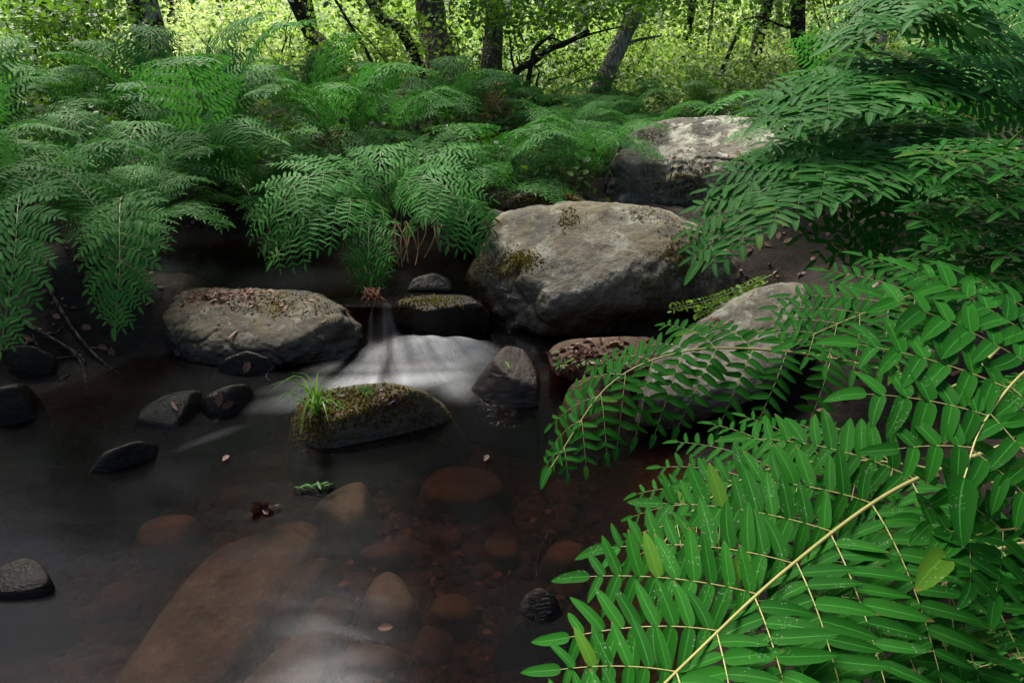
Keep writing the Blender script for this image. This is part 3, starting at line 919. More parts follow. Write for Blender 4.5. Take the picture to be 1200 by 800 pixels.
FERNS = {}
def fern(key, x, y, label, n=8, sc=1.0, kind='mid', lod=0, a0=0.0, spread=6.283, pick=None, group=None, z=None):
    zz = gz(x, y) - 0.03 if z is None else z
    e = empty("fern", (x, y, zz), label, "fern", group)
    FERNS[key] = e
    for i in range(n):
        v = gen(kind, lod)[(pick[i % len(pick)] if pick else random.choice((0, 0, 1, 2, 3, 4, 4) if x < -1.3 or x > 1.3 else (0, 0, 2, 4, 4, 1)))]
        rz = a0 + spread * ((i + random.uniform(-.3, .3)) / n - (0.5 if spread < 6 else 0))
        v.place(e, rz, sc * random.uniform(0.82, 1.12) * (0.88 if y > 5 and x < 1.4 else 1.0), (random.uniform(-.12, .12), random.uniform(-.12, .12)))
    return e

def hand(key, pts, n0, n1, leafmat='fern_mid', stalkmat='stalk', **kw):
    """one frond of fern KEY through points given as (photo x, photo y, distance)"""
    e = FERNS[key]
    off = np.array(e.location)
    lf, st = make_frond([W(*p) for p in pts], n0, n1, **kw)
    p0, p1 = W(*pts[0]), W(*pts[1])
    if np.linalg.norm(p0 - off) < 1.1:             # the bare lower stalk down to the crown of the plant
        r0 = kw.get('r0', 0.004)
        c = curve([off, off * 0.55 + p0 * 0.45 + np.array([0, 0, 0.12]), p0, p1], 60)[0]
        k = int(np.argmin(np.linalg.norm(c - p0, axis=1)))
        tube(st, np.vstack([c[:max(k, 2)], p0[None]]), np.linspace(r0 * 1.4, r0, max(k, 2) + 1), 6)
    f = Frond(lf, st, leafmat, stalkmat, off)
    return f.place(e)

# ---- left bank and middle: each fern a plant of its own
fern('l1', -2.45, 3.05, "fern at the left edge with fronds hanging over the dark left bank", 7, 0.72, a0=-0.9, spread=4.5)
fern('l2', -1.95, 3.35, "fern with one long frond hanging straight down over the left bank", 6, 0.72, a0=2.3, spread=3.2)
fern('l3', -1.62, 3.95, "full fern behind the broad rough rock, left of the arching fern", 9, 0.80)
fern('l4', -2.85, 3.75, "fern standing behind the leftmost fern, against the low trees", 9, 0.75)
fern('l5', -2.25, 4.45, "tall fern on the left bank below the lichen spotted trunk", 10, 0.75)
fern('l6', -3.6, 4.7, "fern at the left edge under the thin saplings", 9, 0.68)
fern('l7', -1.35, 4.9, "feathery fern behind the dry yellow frond, left of centre", 9, 0.62)
fern('l8', -2.6, 5.6, "fern on the left bank nearest to the lichen spotted trunk", 9, 0.52, kind='yellow', pick=[2, 4, 0])
fern('l9', -1.6, 6.1, "pale fern at the foot of the slanting trunk", 9, 0.62)
pa = G(452, 275, 0.30)
fern('arch', pa[0], pa[1], "fern with two big arching fronds above the upstream water", 5, 0.75, a0=1.57, spread=3.2, lod=1)
fern('m1', -0.75, 4.5, "fern behind the arching fern, with rusty old fronds", 9, 0.68)
fern('m2', -0.1, 4.35, "fern left of the low mossy rock behind the largest boulder", 9, 0.70)
fern('m3', -0.45, 5.2, "fern with upright fronds before the thick straight trunk", 9, 0.70)
fern('m4', 0.35, 4.95, "dark green fern behind the low mossy rock", 9, 0.6)
fern('m5', 0.2, 5.9, "fern at the foot of the crooked dark tree", 9, 0.62)
fern('m6', 0.85, 5.5, "fern left of the tall lichen boulder", 9, 0.55)
fern('m7', 1.0, 6.4, "fern before the leaning pale trunk", 8, 0.55)
fern('n1', -1.35, 3.75, "low fern beside the upstream water, left of the arching fern", 9, 0.6)
fern('n2', -1.0, 4.15, "fern tucked between the full fern and the arching fern", 10, 0.70)
fern('n3', -0.1, 3.85, "low fern right of the arching fern, over the upstream water", 9, 0.55)
fern('n4', 0.45, 4.2, "low fern between the low mossy rock and the tall lichen boulder", 9, 0.5)
fern('n17', -1.72, 3.0, "tiny fern in the gap behind the left end of the broad rough rock", 7, 0.48)
fern('n5', -2.0, 2.75, "small fern low on the dark left bank beside the broad rough rock", 8, 0.56)
fern('n7', -3.1, 3.2, "fern half hidden behind the left edge fronds", 9, 0.7)
fern('n8', -3.4, 4.0, "bushy fern at the left edge, second row from the water", 10, 0.72)
fern('n9', -4.4, 5.2, "fern farthest left beneath the leafy shrub", 10, 0.7)
fern('n10', -3.2, 5.3, "fern between the saplings and the lichen spotted trunk", 10, 0.66)
fern('n11', -2.1, 5.1, "fern in front of the yellow green fern by the lichen spotted trunk", 10, 0.64)
fern('n12', -1.0, 5.6, "fern left of the foot of the curved black trunk", 10, 0.6)
fern('n13', -0.2, 5.7, "fern right at the foot of the thick straight trunk", 10, 0.6)
fern('n14', 0.55, 5.3, "fern in front of the crooked dark tree's foot", 10, 0.55)
fern('n15', 1.5, 5.6, "fern rising behind the top of the tall lichen boulder", 9, 0.45, kind='yellow')
fern('n16', 0.9, 4.75, "fern at the left flank of the tall lichen boulder", 10, 0.52)
# ---- right bank
fern('r1', 1.55, 3.35, "fern leaning over the tall lichen boulder", 8, 0.7, 'mid', 1, a0=3.0, spread=4.0)
fern('r2', 1.75, 2.7, "big fern on the right bank spreading over the largest boulder", 5, 0.8, 'near', 1, a0=2.9, spread=4.4)
fern('r3', 2.3, 3.2, "fern at the top right, highest on the right bank", 6, 0.95, 'near', 1, a0=3.0, spread=5.0)
fern('r4', 1.75, 2.05, "fern in deep shade at the right edge with flat level fronds", 7, 0.6, 'near', 1, a0=3.0, spread=3.6)
fern('r5', 1.5, 1.75, "fern whose long frond trails over the pale flat-topped rock", 3, 0.36, 'near', 1, a0=2.6, spread=3.0)
fern('r6', 1.25, 1.15, "nearest fern with big broad leaflets at the right edge", 3, 0.36, 'near', 1, a0=2.6, spread=2.6)
fern('r7', 0.95, 0.75, "nearest fern, its wide frond filling the lower right corner", 4, 0.38, 'near', 1, a0=2.4, spread=2.6)
fern('r8', 2.9, 3.9, "fern behind the others at the upper right", 9, 0.9, 'near', 0, a0=3.0, spread=5.0)

UPN = (0, -0.15, 1)
CAMN = (0.05, -0.9, 0.45)
# F1: the wide foreground frond
hand('r7', [(1180, 520, 0.98), (1050, 573, 0.90), (925, 664, 0.80), (810, 770, 0.70), (700, 880, 0.60)], (-0.1, -0.30, 1), (-0.15, -0.25, 1), 'fern_near', 'stalk_near',
     pairs=8, L=0.215, npin=11, ln=0.068, wr=0.285, t0=0.20, ang=(62, 46), droop=0.20, lod=2, seed=1, r0=0.0038, base_prof=0.95, roll=0.5)
hand('r7', [(1260, 640, 0.95), (1180, 640, 0.9), (1100, 690, 0.85), (1010, 790, 0.80), (960, 880, 0.75)], (-0.1, -0.3, 1), (-0.15, -0.25, 1), 'fern_near', 'stalk_near',
     pairs=9, L=0.22, npin=10, ln=0.06, wr=0.29, t0=0.15, droop=0.2, lod=2, seed=2, r0=0.0035)
hand('r7', [(1150, 560, 1.15), (1020, 540, 1.15), (900, 550, 1.13), (810, 600, 1.10), (760, 660, 1.05)], (0, -0.3, 1), (-0.3, -0.3, 0.9), 'fern_near', 'stalk_near',
     pairs=10, L=0.17, npin=9, ln=0.042, wr=0.3, t0=0.2, droop=0.3, lod=1, seed=3, r0=0.003)
# F2: big broad leaflets at the right edge
hand('r6', [(1350, 400, 0.86), (1270, 405, 0.80), (1205, 432, 0.74), (1152, 497, 0.69), (1130, 560, 0.66)], (-0.3, -0.5, 1), (-0.2, -0.75, 0.7), 'fern_near', 'stalk_near',
     pairs=6, L=0.18, npin=7, ln=0.066, wr=0.34, t0=0.30, ang=(80, 62), droop=0.10, lod=2, seed=4, r0=0.0028)
hand('r6', [(1420, 600, 0.75), (1320, 600, 0.72), (1230, 615, 0.70), (1150, 625, 0.68), (1110, 650, 0.66)], (-0.1, -0.6, 0.9), (-0.1, -0.6, 0.9), 'fern_near', 'stalk_near',
     pairs=5, L=0.10, npin=4, ln=0.055, wr=0.38, t0=0.3, ang=(70, 45), droop=0.1, lod=2, seed=5, r0=0.0022)
# F3
hand('r5', [(1230, 420, 1.35), (1150, 345, 1.38), (1075, 345, 1.38), (1000, 372, 1.36), (935, 400, 1.32)], (0, -0.35, 1), (-0.25, -0.35, 1), 'fern_near', 'stalk_near',
     pairs=7, L=0.19, npin=9, ln=0.064, wr=0.26, t0=0.25, ang=(60, 38), droop=0.12, lod=2, seed=6, r0=0.003)
# F4: long trailing frond over the pale rock
hand('r5', [(1110, 455, 1.50), (1000, 425, 1.52), (900, 410, 1.54), (800, 412, 1.55), (715, 450, 1.53), (645, 548, 1.46)], (-0.05, -0.3, 1), (-0.5, -0.5, 0.7), 'fern_near', 'stalk_near',
     pairs=10, L=0.165, npin=8, ln=0.050, wr=0.36, t0=0.22, ang=(72, 40), droop=0.55, lod=2, seed=8, r0=0.0036)
# F5 upper right
hand('r2', [(1212, 130, 1.94), (1112, 92, 1.94), (1032, 93, 1.92), (962, 112, 1.88), (902, 140, 1.85)], (0, -0.25, 1), (-0.3, -0.3, 0.95), 'fern_lit', 'stalk',
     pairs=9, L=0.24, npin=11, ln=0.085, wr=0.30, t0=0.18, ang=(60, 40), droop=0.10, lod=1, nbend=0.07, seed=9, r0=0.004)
hand('r2', [(1202, 235, 1.85), (1102, 195, 1.85), (1022, 185, 1.83), (942, 200, 1.78), (872, 240, 1.74), (822, 305, 1.72)], (0, -0.25, 1), (-0.4, -0.3, 0.9), 'fern_lit', 'stalk',
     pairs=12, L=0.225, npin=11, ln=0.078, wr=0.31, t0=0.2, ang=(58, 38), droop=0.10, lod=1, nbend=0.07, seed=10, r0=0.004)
hand('r2', [(1222, 190, 2.07), (1122, 150, 2.07), (1042, 150, 2.07), (962, 170, 2.02), (892, 215, 1.98)], (0, -0.25, 1), (-0.3, -0.3, 0.9), 'fern_lit', 'stalk',
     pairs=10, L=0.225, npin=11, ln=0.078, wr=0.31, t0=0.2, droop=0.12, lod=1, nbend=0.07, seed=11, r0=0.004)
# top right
hand('r3', [(1260, 130, 1.9), (1190, 70, 1.92), (1120, 20, 1.95), (1050, 10, 2.0), (980, 50, 2.05)], (0, -0.25, 1), (-0.3, -0.3, 0.9), 'fern_lit', 'stalk',
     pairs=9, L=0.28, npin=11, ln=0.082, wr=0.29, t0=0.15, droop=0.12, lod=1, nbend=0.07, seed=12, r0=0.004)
hand('r3', [(1300, 40, 1.8), (1220, 0, 1.85), (1140, -20, 1.9), (1060, 0, 1.95), (1000, 30, 2.0)], (0, -0.25, 1), (-0.3, -0.3, 0.9), 'fern_lit', 'stalk',
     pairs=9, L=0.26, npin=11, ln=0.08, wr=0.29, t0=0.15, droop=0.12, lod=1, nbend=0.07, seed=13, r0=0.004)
hand('r3', [(1290, 170, 1.9), (1200, 110, 1.95), (1110, 85, 2.0), (1020, 100, 2.05), (950, 140, 2.1)], (0, -0.25, 1), (-0.3, -0.3, 0.9), 'fern_lit', 'stalk',
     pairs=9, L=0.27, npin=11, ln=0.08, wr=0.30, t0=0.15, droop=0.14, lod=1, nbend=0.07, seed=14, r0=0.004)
# level fronds at the right edge
for k, (y0, y1) in enumerate([(215, 195), (262, 250), (300, 315), (175, 180)]):
    hand('r4', [(1330, y0 - 10, 1.20), (1260, y0, 1.22), (1180, y0, 1.25), (1085, y1, 1.28)], (0, -0.12, 1), (0, -0.12, 1), 'fern_near', 'stalk_near',
         pairs=6, L=0.15, npin=6, ln=0.055, wr=0.32, t0=0.2, ang=(60, 35), droop=0.12, lod=1, seed=20 + k, r0=0.0026)
# shaded fronds in the hollow of the right bank
hand('r4', [(1120, 190, 2.0), (1050, 190, 2.0), (1005, 230, 1.98), (1000, 290, 1.95)], (0, -0.6, 0.8), (0, -0.8, 0.5), 'fern_near', 'stalk_near',
     pairs=7, L=0.2, npin=8, ln=0.065, wr=0.28, t0=0.2, droop=0.5, lod=1, seed=26, r0=0.003)
hand('r4', [(1180, 260, 1.95), (1110, 235, 2.0), (1060, 260, 2.0), (1035, 310, 1.98)], (0, -0.6, 0.8), (0, -0.8, 0.5), 'fern_near', 'stalk_near',
     pairs=7, L=0.2, npin=8, ln=0.06, wr=0.28, t0=0.2, droop=0.5, lod=1, seed=27, r0=0.003)

# left: hanging frond, edge frond, light arching frond
hand('l2', [(150, 235, 2.75), (142, 232, 2.45), (140, 262, 2.30), (140, 320, 2.24), (134, 384, 2.24)], (0, -0.4, 1), CAMN, 'fern_mid', 'stalk_near',
     pairs=12, L=0.155, npin=10, ln=0.047, wr=0.33, t0=0.32, ang=(72, 46), droop=0.10, lod=1, seed=30, r0=0.003)
hand('l1', [(30, 215, 2.6), (22, 235, 2.25), (18, 290, 2.12), (10, 350, 2.08), (0, 412, 2.06)], (0, -0.4, 1), CAMN, 'fern_mid', 'stalk',
     pairs=12, L=0.155, npin=10, ln=0.047, wr=0.33, t0=0.2, droop=0.12, lod=1, seed=31, r0=0.003)
hand('l1', [(-40, 240, 2.5), (-5, 205, 2.55), (40, 195, 2.6), (85, 212, 2.6), (118, 250, 2.55)], (0, -0.3, 1), (0.3, -0.4, 0.9), 'fern_mid', 'stalk',
     pairs=10, L=0.17, npin=9, ln=0.042, wr=0.28, t0=0.15, droop=0.4, lod=1, seed=32, r0=0.003)
hand('l3', [(300, 240, 3.6), (260, 170, 3.55), (225, 160, 3.45), (195, 185, 3.35), (180, 230, 3.3)], (0, -0.4, 1), (-0.3, -0.6, 0.7), 'fern_mid', 'stalk',
     pairs=10, L=0.22, npin=10, ln=0.060, wr=0.27, t0=0.2, droop=0.4, lod=1, seed=34, r0=0.003)
hand('l3', [(200, 250, 3.5), (235, 165, 3.5), (275, 145, 3.45), (330, 165, 3.4)], (0, -0.4, 1), (0.3, -0.5, 0.8), 'fern_mid', 'stalk',
     pairs=10, L=0.22, npin=10, ln=0.060, wr=0.27, t0=0.2, droop=0.4, lod=1, seed=35, r0=0.003)
# the arching fern
AP = (455, 275, 3.45)
hand('arch', [AP, (452, 225, 3.3), (410, 204, 3.2), (360, 208, 3.08), (325, 245, 3.0), (312, 285, 2.98)], (0.2, -0.35, 1), (-0.35, -0.6, 0.7), 'fern_mid', 'stalk',
     pairs=9, L=0.27, npin=11, ln=0.064, wr=0.27, t0=0.25, ang=(68, 40), droop=0.32, lod=1, seed=40, r0=0.004)
hand('arch', [AP, (450, 245, 3.25), (410, 235, 3.1), (365, 250, 3.0), (335, 285, 2.95), (320, 305, 2.93)], (0.2, -0.35, 1), (-0.35, -0.6, 0.7), 'fern_mid', 'stalk',
     pairs=9, L=0.22, npin=10, ln=0.058, wr=0.28, t0=0.25, droop=0.35, lod=1, seed=41, r0=0.004)
hand('arch', [AP, (460, 230, 3.3), (490, 208, 3.2), (525, 222, 3.1), (548, 260, 3.05), (556, 288, 3.03)], (-0.2, -0.35, 1), (0.35, -0.6, 0.7), 'fern_mid', 'stalk',
     pairs=9, L=0.24, npin=11, ln=0.064, wr=0.27, t0=0.25, ang=(68, 40), droop=0.32, lod=1, seed=42, r0=0.004)
hand('arch', [(470, 265, 3.6), (475, 205, 3.6), (500, 180, 3.6), (540, 180, 3.55), (570, 205, 3.5)], (-0.2, -0.35, 1), (0.35, -0.5, 0.8), 'fern_mid', 'stalk',
     pairs=9, L=0.25, npin=11, ln=0.064, wr=0.27, t0=0.25, droop=0.32, lod=1, seed=43, r0=0.004)
hand('arch', [AP, (440, 258, 3.25), (433, 262, 3.12), (432, 300, 3.03), (435, 342, 3.0)], (0, -0.5, 1), CAMN, 'fern_near', 'stalk',
     pairs=9, L=0.15, npin=9, ln=0.052, wr=0.25, t0=0.3, ang=(72, 40), droop=0.05, lod=1, seed=44, r0=0.003)
# dead and rusty fronds on their plants
for k, (pts, mt) in enumerate([
        ([(395, 215, 4.1), (385, 170, 4.05), (392, 152, 4.0), (402, 165, 3.95), (408, 200, 3.9)], 'fern_dead'),
        ([(400, 215, 4.1), (392, 175, 4.05), (378, 160, 4.0), (370, 185, 3.95)], 'fern_dead')]):
    hand('l7', pts, (0, -0.6, 0.8), CAMN, mt, 'stalk_dead', pairs=8, L=0.12, npin=5, ln=0.035, wr=0.3, t0=0.4, droop=0.9, lod=0, seed=50 + k, r0=0.004)
for k, (pts, mt) in enumerate([
        ([(455, 215, 4.5), (458, 150, 4.5), (470, 115, 4.5), (478, 95, 4.5)], 'fern_rust'),
        ([(440, 215, 4.4), (428, 160, 4.4), (420, 125, 4.4), (412, 118, 4.4)], 'fern_rust'),
        ([(470, 215, 4.5), (485, 175, 4.5), (500, 160, 4.5)], 'fern_rust')]):
    hand('m1', pts, (0, -0.6, 0.8), CAMN, mt, 'stalk_dead', pairs=9, L=0.08, npin=6, ln=0.018, wr=0.35, t0=0.45, ang=(40, 20), droop=0.2, lod=0, seed=53 + k, r0=0.003)
hand('m3', [(555, 160, 5.1), (570, 120, 5.0), (575, 108, 4.9), (585, 128, 4.8)], (0, -0.6, 0.8), CAMN, 'fern_dead', 'stalk_dead', pairs=8, L=0.15, npin=6, ln=0.04, wr=0.3, t0=0.4, droop=0.8, lod=0, seed=57, r0=0.004)
hand('m6', [(640, 165, 5.3), (650, 140, 5.2), (655, 132, 5.1), (665, 145, 5.0)], (0, -0.6, 0.8), CAMN, 'fern_dead', 'stalk_dead', pairs=8, L=0.14, npin=6, ln=0.04, wr=0.3, t0=0.4, droop=0.8, lod=0, seed=58, r0=0.004)

# dry root strands under the arching fern
rb = Buf()
for k in range(16):
    x0 = rng.uniform(445, 520)
    p0 = W(x0, 262 + rng.uniform(-6, 6), 3.42)
    p1 = W(x0 + rng.uniform(-18, 22), 305 + rng.uniform(-12, 14), 3.36)
    mid = (p0 + p1) / 2 + rng.normal(0, 0.012, 3)
    P, _ = curve([p0, mid, p1], 8)
    tube(rb, P - np.array(FERNS['arch'].location), np.linspace(0.005, 0.0025, 8), 5)
link("roots", rb.mesh("roots", M['stalk_dead']), FERNS['arch'])
kb = Buf()
for k in range(26):
    p0 = W(rng.uniform(422, 448), rng.uniform(335, 345), 3.0)
    p1 = W(rng.uniform(417, 456), rng.uniform(350, 366), 2.97)
    P, _ = curve([p0, (p0 + p1) / 2 + rng.normal(0, 0.008, 3), p1], 7)
    tube(kb, P - np.array(FERNS['arch'].location), np.array([.002, .005, .007, .006, .007, .004, .001]), 5, rng.uniform())
link("withered_tuft", kb.mesh("withered_tuft", M['fern_rust']), FERNS['arch'])

# ------------------------------------------------------------------ trees and shrubs
LEAF_T = {}
def leaf_template(quads):
    if quads == 1:
        p = np.array([(0, 0, 0), (.5, -.33, .05), (1, 0, -.06), (.5, .33, .05)]); q = np.array([(0, 1, 2, 3)])
    else:
        p = np.array([(0, 0, 0), (.28, -.36, .06), (.72, -.30, .04), (1, 0, -.08), (.72, .30, .04), (.28, .36, .06)])
        q = np.array([(0, 1, 2, 3), (0, 3, 4, 5)])
    uv = np.stack([p[:, 1] + 0.5, p[:, 0]], 1)
    return p, q, uv

def add_leaves(buf, pos, size, quads=2, up=0.8, g=rng):
    p, q, uv = leaf_template(quads)
    n = len(pos)
    ez = norm(g.normal(size=(n, 3)) * (1 - up * 0.5) + np.array([0, -0.15, up]))
    ex = norm(np.cross(ez, norm(g.normal(size=(n, 3)))))
    ey = np.cross(ez, ex)
    s = np.asarray(size) * g.uniform(0.6, 1.25, n)
    V = pos[:, None] + s[:, None, None] * (ex[:, None] * p[None, :, 0:1] + ey[:, None] * p[None, :, 1:2] + ez[:, None] * p[None, :, 2:3])
    Q = q[None] + (np.arange(n) * len(p))[:, None, None]
    buf.add(V.reshape(-1, 3), Q.reshape(-1, 4), np.repeat(g.uniform(0, 1, n), len(p)), np.tile(uv, (n, 1)))

def clumps(center, rad, nclump, per, crad, g=rng, flat=0.45):
    """leaf positions in layered sprays through an ellipsoid"""
    c = norm(g.normal(size=(nclump, 3))) * (g.uniform(0.15, 1, nclump) ** 0.45)[:, None] * np.asarray(rad) + np.asarray(center)
    pts = []
    for k in range(nclump):
        m = int(per * g.uniform(0.5, 1.5))
        r = crad * g.uniform(0.5, 1.5)
        pts.append(c[k] + g.normal(0, 1, (m, 3)) * np.array([r, r, r * flat]))
    return np.concatenate(pts), c

def limb_path(p0, p1, wig, n=10, g=rng):
    p0, p1 = np.asarray(p0, float), np.asarray(p1, float)
    t = np.linspace(0, 1, 5)[:, None]
    c = p0 + (p1 - p0) * t
    c[1:-1] += g.normal(0, wig, (3, 3))
    return curve(c, n)[0]

def tree(name, pts, d, rad, mat, label, leaf='wood_leaf', limbs=(), crown=None, cat='tree', top=None, group=None, wob=0.14, flare=1.35, sides=14, lowleaves=None, leafsize=0.044, blocker_boughs=None):
    """pts: photo pixels up the visible trunk; top: world point the trunk continues to above the picture"""
    P3 = [W(x, y, d) for x, y in pts]
    b = P3[0].copy()
    b[2] = gz(b[0], b[1]) - 0.1
    ctrl = [b] + P3 if b[2] < P3[0][2] - 0.05 else P3
    ctrl = [np.array(c) for c in ctrl]
    if top is not None:
        ctrl.append(ctrl[-1] + np.asarray(top, float))
    e = empty(name, tuple(ctrl[0]), label, cat, group)
    off = ctrl[0]
    P, L = curve(ctrl, 40)
    u = np.linspace(0, 1, 40)
    rr = rad * (1 - 0.55 * u) * (1 + (flare - 1) * np.exp(-u * 14))
    tb = Buf()
    tube(tb, P, rr, sides, 0, wob, seed=len(label))
    link("trunk", tb.mesh("trunk", M[mat], off), e)
    for lp, lr in limbs:
        lb = Buf()
        Q = curve([W(*p) if len(p) == 3 else W(p[0], p[1], d) for p in lp], 24)[0]
        tube(lb, Q, np.linspace(lr, lr * 0.35, 24), 8, 0, 0.15, seed=int(lp[0][0]))
        link("limb", lb.mesh("limb", M[mat], off), e)
    cb = Buf()
    have = False
    for (bc, br, nc, per, crad) in (blocker_boughs or ()):  # added leaf clumps above the view, placed to shade the stream and block reflections
        bb, lb = Buf(), Buf()
        bp, bcc = clumps(np.array(bc), np.array(br), nc, per, crad)
        add_leaves(bb, bp, 0.085, 2)
        for c_ in bcc[:8]:
            tube(lb, limb_path(P[-6], c_, 0.15), np.linspace(rad * 0.3, 0.008, 10), 6)
        link("limb", lb.mesh("limb", M[mat], off), e)  # limbs leading to the added clump
        link("crown", bb.mesh("crown", M[leaf], off), e)  # unseen light-blocking clump, added beside the tree's own crown
    if crown is not None:
        (cx, cy, cz), cr, nc, per, crad = crown
        c0 = np.array(ctrl[-1]) + np.array([cx, cy, cz])
        pts_, cc = clumps(c0, cr, nc, per, crad)
        add_leaves(cb, pts_, 0.065, 2)
        have = True
        lb = Buf()
        for k in range(min(9, len(cc))):
            tube(lb, limb_path(P[-8], cc[k], 0.12), np.linspace(rad * 0.35, 0.008, 10), 6)
        link("branches", lb.mesh("branches", M[mat], off), e)
    if lowleaves is not None:
        for (x0, y0, x1, y1, dd, spread, nc, per) in lowleaves:
            for k in range(nc):
                c = W(rng.uniform(x0, x1), rng.uniform(y0, y1), dd + rng.normal(0, spread))
                m = int(1.6 * per * rng.uniform(0.5, 1.5))
                add_leaves(cb, c + rng.normal(0, 1, (m, 3)) * np.array([0.19, 0.19, 0.05]), leafsize, 2)
        have = True
    if have:
        link("crown", cb.mesh("crown", M[leaf], off), e)
    return e

# trunks that stand in the picture
tree("tree", [(190, 112), (180, 60), (170, 10)], 7.0, 0.17, 'bark_lichen', "dark trunk spotted with white lichen, above the left ferns",
     top=(-0.3, 0.3, 3.2), crown=((0, 0.4, 1.2), (2.6, 2.4, 1.5), 70, 55, 0.35),
     lowleaves=[(0, -25, 135, 22, 5.2, 0.3, 26, 13), (215, -30, 300, -5, 5.4, 0.3, 8, 12)], leafsize=0.055,
     blocker_boughs=[((-2.9, 7.7, 3.3), (2.0, 0.9, 0.9), 40, 80, 0.33), ((-2.5, 4.0, 4.0), (0.7, 0.6, 0.4), 42, 80, 0.26)])  # added unseen, cutting water reflections and shading the left pool
tree("tree", [(410, 112), (380, 55), (345, 0)], 7.2, 0.085, 'bark_dark', "slanting dark trunk leaning left, between the lichen spotted and the thick straight trunk",
     top=(-1.1, 0.3, 3.0), crown=((0, 0.4, 1.0), (2.0, 2.0, 1.2), 50, 50, 0.35), lowleaves=[(330, 10, 440, 110, 7.0, 0.3, 26, 14)], leaf='bright_leaf')
tree("tree", [(500, 118), (494, 85), (470, 35), (432, -2)], 6.6, 0.055, 'bark_dark', "thin curved black trunk just left of the thick straight trunk", top=(-0.8, 0.2, 1.8),
     crown=((0, 0.3, 0.8), (1.5, 1.5, 0.9), 34, 50, 0.3), limbs=[([(470, 95), (430, 45), (395, 15)], 0.016)])
tree("tree", [(520, 118), (514, 60), (503, -2)], 7.0, 0.155, 'bark', "thick straight trunk with rough grey brown bark, tallest at the middle",
     top=(-0.15, 0.4, 3.5), crown=((0, 0.4, 1.2), (2.6, 2.2, 1.5), 70, 55, 0.35), limbs=[([(529, 112), (524, 85), (528, 60)], 0.04)],
     lowleaves=[(380, -30, 480, 8, 5.6, 0.3, 14, 12), (535, -30, 570, -5, 5.6, 0.3, 6, 12)], leafsize=0.055,
     blocker_boughs=[((-0.6, 3.9, 4.0), (0.6, 0.5, 0.3), 26, 80, 0.24), ((0.2, 7.7, 3.4), (2.2, 0.9, 0.9), 40, 80, 0.33), ((-0.4, 2.5, 4.0), (0.8, 0.5, 0.3), 13, 80, 0.26)])  # added unseen, shading stream and nearest frond, cutting water reflections
tree("tree", [(574, 150), (576, 70), (579, -2)], 6.4, 0.095, 'bark', "straight grey brown trunk beside the crooked dark tree",
     top=(0.1, 0.4, 3.5), crown=((0, 0.4, 1.2), (2.3, 2.0, 1.4), 60, 55, 0.35), lowleaves=[(535, 10, 640, 110, 6.0, 0.25, 16, 14)])
tree("tree", [(586, 155), (592, 118), (604, 103), (606, 84), (622, 74), (645, 58), (668, 48), (690, 36)], 5.9, 0.042, 'bark_dark', "crooked dark small tree bending right in front of the straight trunks", flare=1.2, wob=0.25,
     limbs=[([(606, 90), (600, 70), (598, 50), (595, 35)], 0.014), ([(622, 74), (628, 55), (645, 45), (660, 50)], 0.018), ([(668, 48), (680, 44), (700, 38), (735, 30)], 0.014), ([(626, 75), (640, 62), (650, 44)], 0.010), ([(617, 108), (622, 80), (628, 58), (648, 40)], 0.026)],
     lowleaves=[(560, -10, 760, 28, 5.7, 0.3, 70, 18), (600, 40, 680, 80, 6.2, 0.2, 12, 10)], leafsize=0.046)
tree("tree", [(672, 108), (676, 60), (684, -2)], 8.6, 0.10, 'bark_pale', "pale trunk behind the crooked dark tree", top=(0.1, 0.4, 3.0), crown=((0, 0.4, 1.2), (2.2, 2.0, 1.4), 45, 50, 0.35))
tree("tree", [(688, 148), (708, 95), (736, 30), (752, -10)], 6.3, 0.088, 'bark_pale', "leaning trunk with pale mottled bark, left of the tall lichen boulder",
     top=(0.8, 0.3, 2.6), crown=((0, 0.3, 1.0), (2.2, 2.0, 1.3), 55, 55, 0.35), blocker_boughs=[((2.6, 7.4, 3.4), (1.9, 0.9, 0.9), 26, 80, 0.33)],  # bough added unseen to block light mirrored in the water
     lowleaves=[(690, -10, 800, 30, 6.0, 0.3, 30, 15)], limbs=[([(722, 60), (745, 48), (775, 42)], 0.02)])
tree("tree", [(706, 140), (714, 95), (724, 60)], 7.6, 0.05, 'bark', "thin brown trunk standing just behind the leaning pale trunk", top=(0.5, 0.2, 2.2), crown=((0, 0.3, 0.8), (1.6, 1.5, 1.0), 30, 45, 0.3))
tree("tree", [(946, 112), (944, 60), (936, -2)], 6.2, 0.068, 'bark_dark', "dark upright trunk behind the upper right ferns", top=(-0.15, 0.4, 3.2), crown=((0, 0.4, 1.0), (2.4, 2.0, 1.4), 18, 50, 0.35),
     limbs=[([(938, 34), (915, 30), (890, 20), (870, 24)], 0.016), ([(946, 46), (965, 48), (985, 42), (1000, 50)], 0.028)], lowleaves=[(800, -5, 935, 50, 6.2, 0.3, 22, 15)])
tree("tree", [(850, 142), (868, 105), (886, 65), (893, 30)], 7.6, 0.075, 'bark_dark', "leaning brown trunk, left one of the pair behind the tall lichen boulder", top=(0.5, 0.3, 2.6), crown=((0, 0.3, 1.0), (2.0, 1.8, 1.2), 18, 50, 0.33))
tree("tree", [(862, 142), (872, 118), (877, 90), (884, 60)], 7.9, 0.062, 'bark_dark', "short dark trunk, right one of the pair behind the tall lichen boulder", top=(0.4, 0.3, 2.6), crown=((0, 0.3, 1.0), (1.8, 1.8, 1.2), 18, 50, 0.33))
tree("tree", [(918, 118), (916, 65), (914, -2)], 8.5, 0.05, 'bark', "slim grey trunk between the leaning pair and the dark upright trunk", top=(0, 0.3, 2.8), crown=((0, 0.3, 1.0), (1.8, 1.8, 1.2), 18, 50, 0.33))
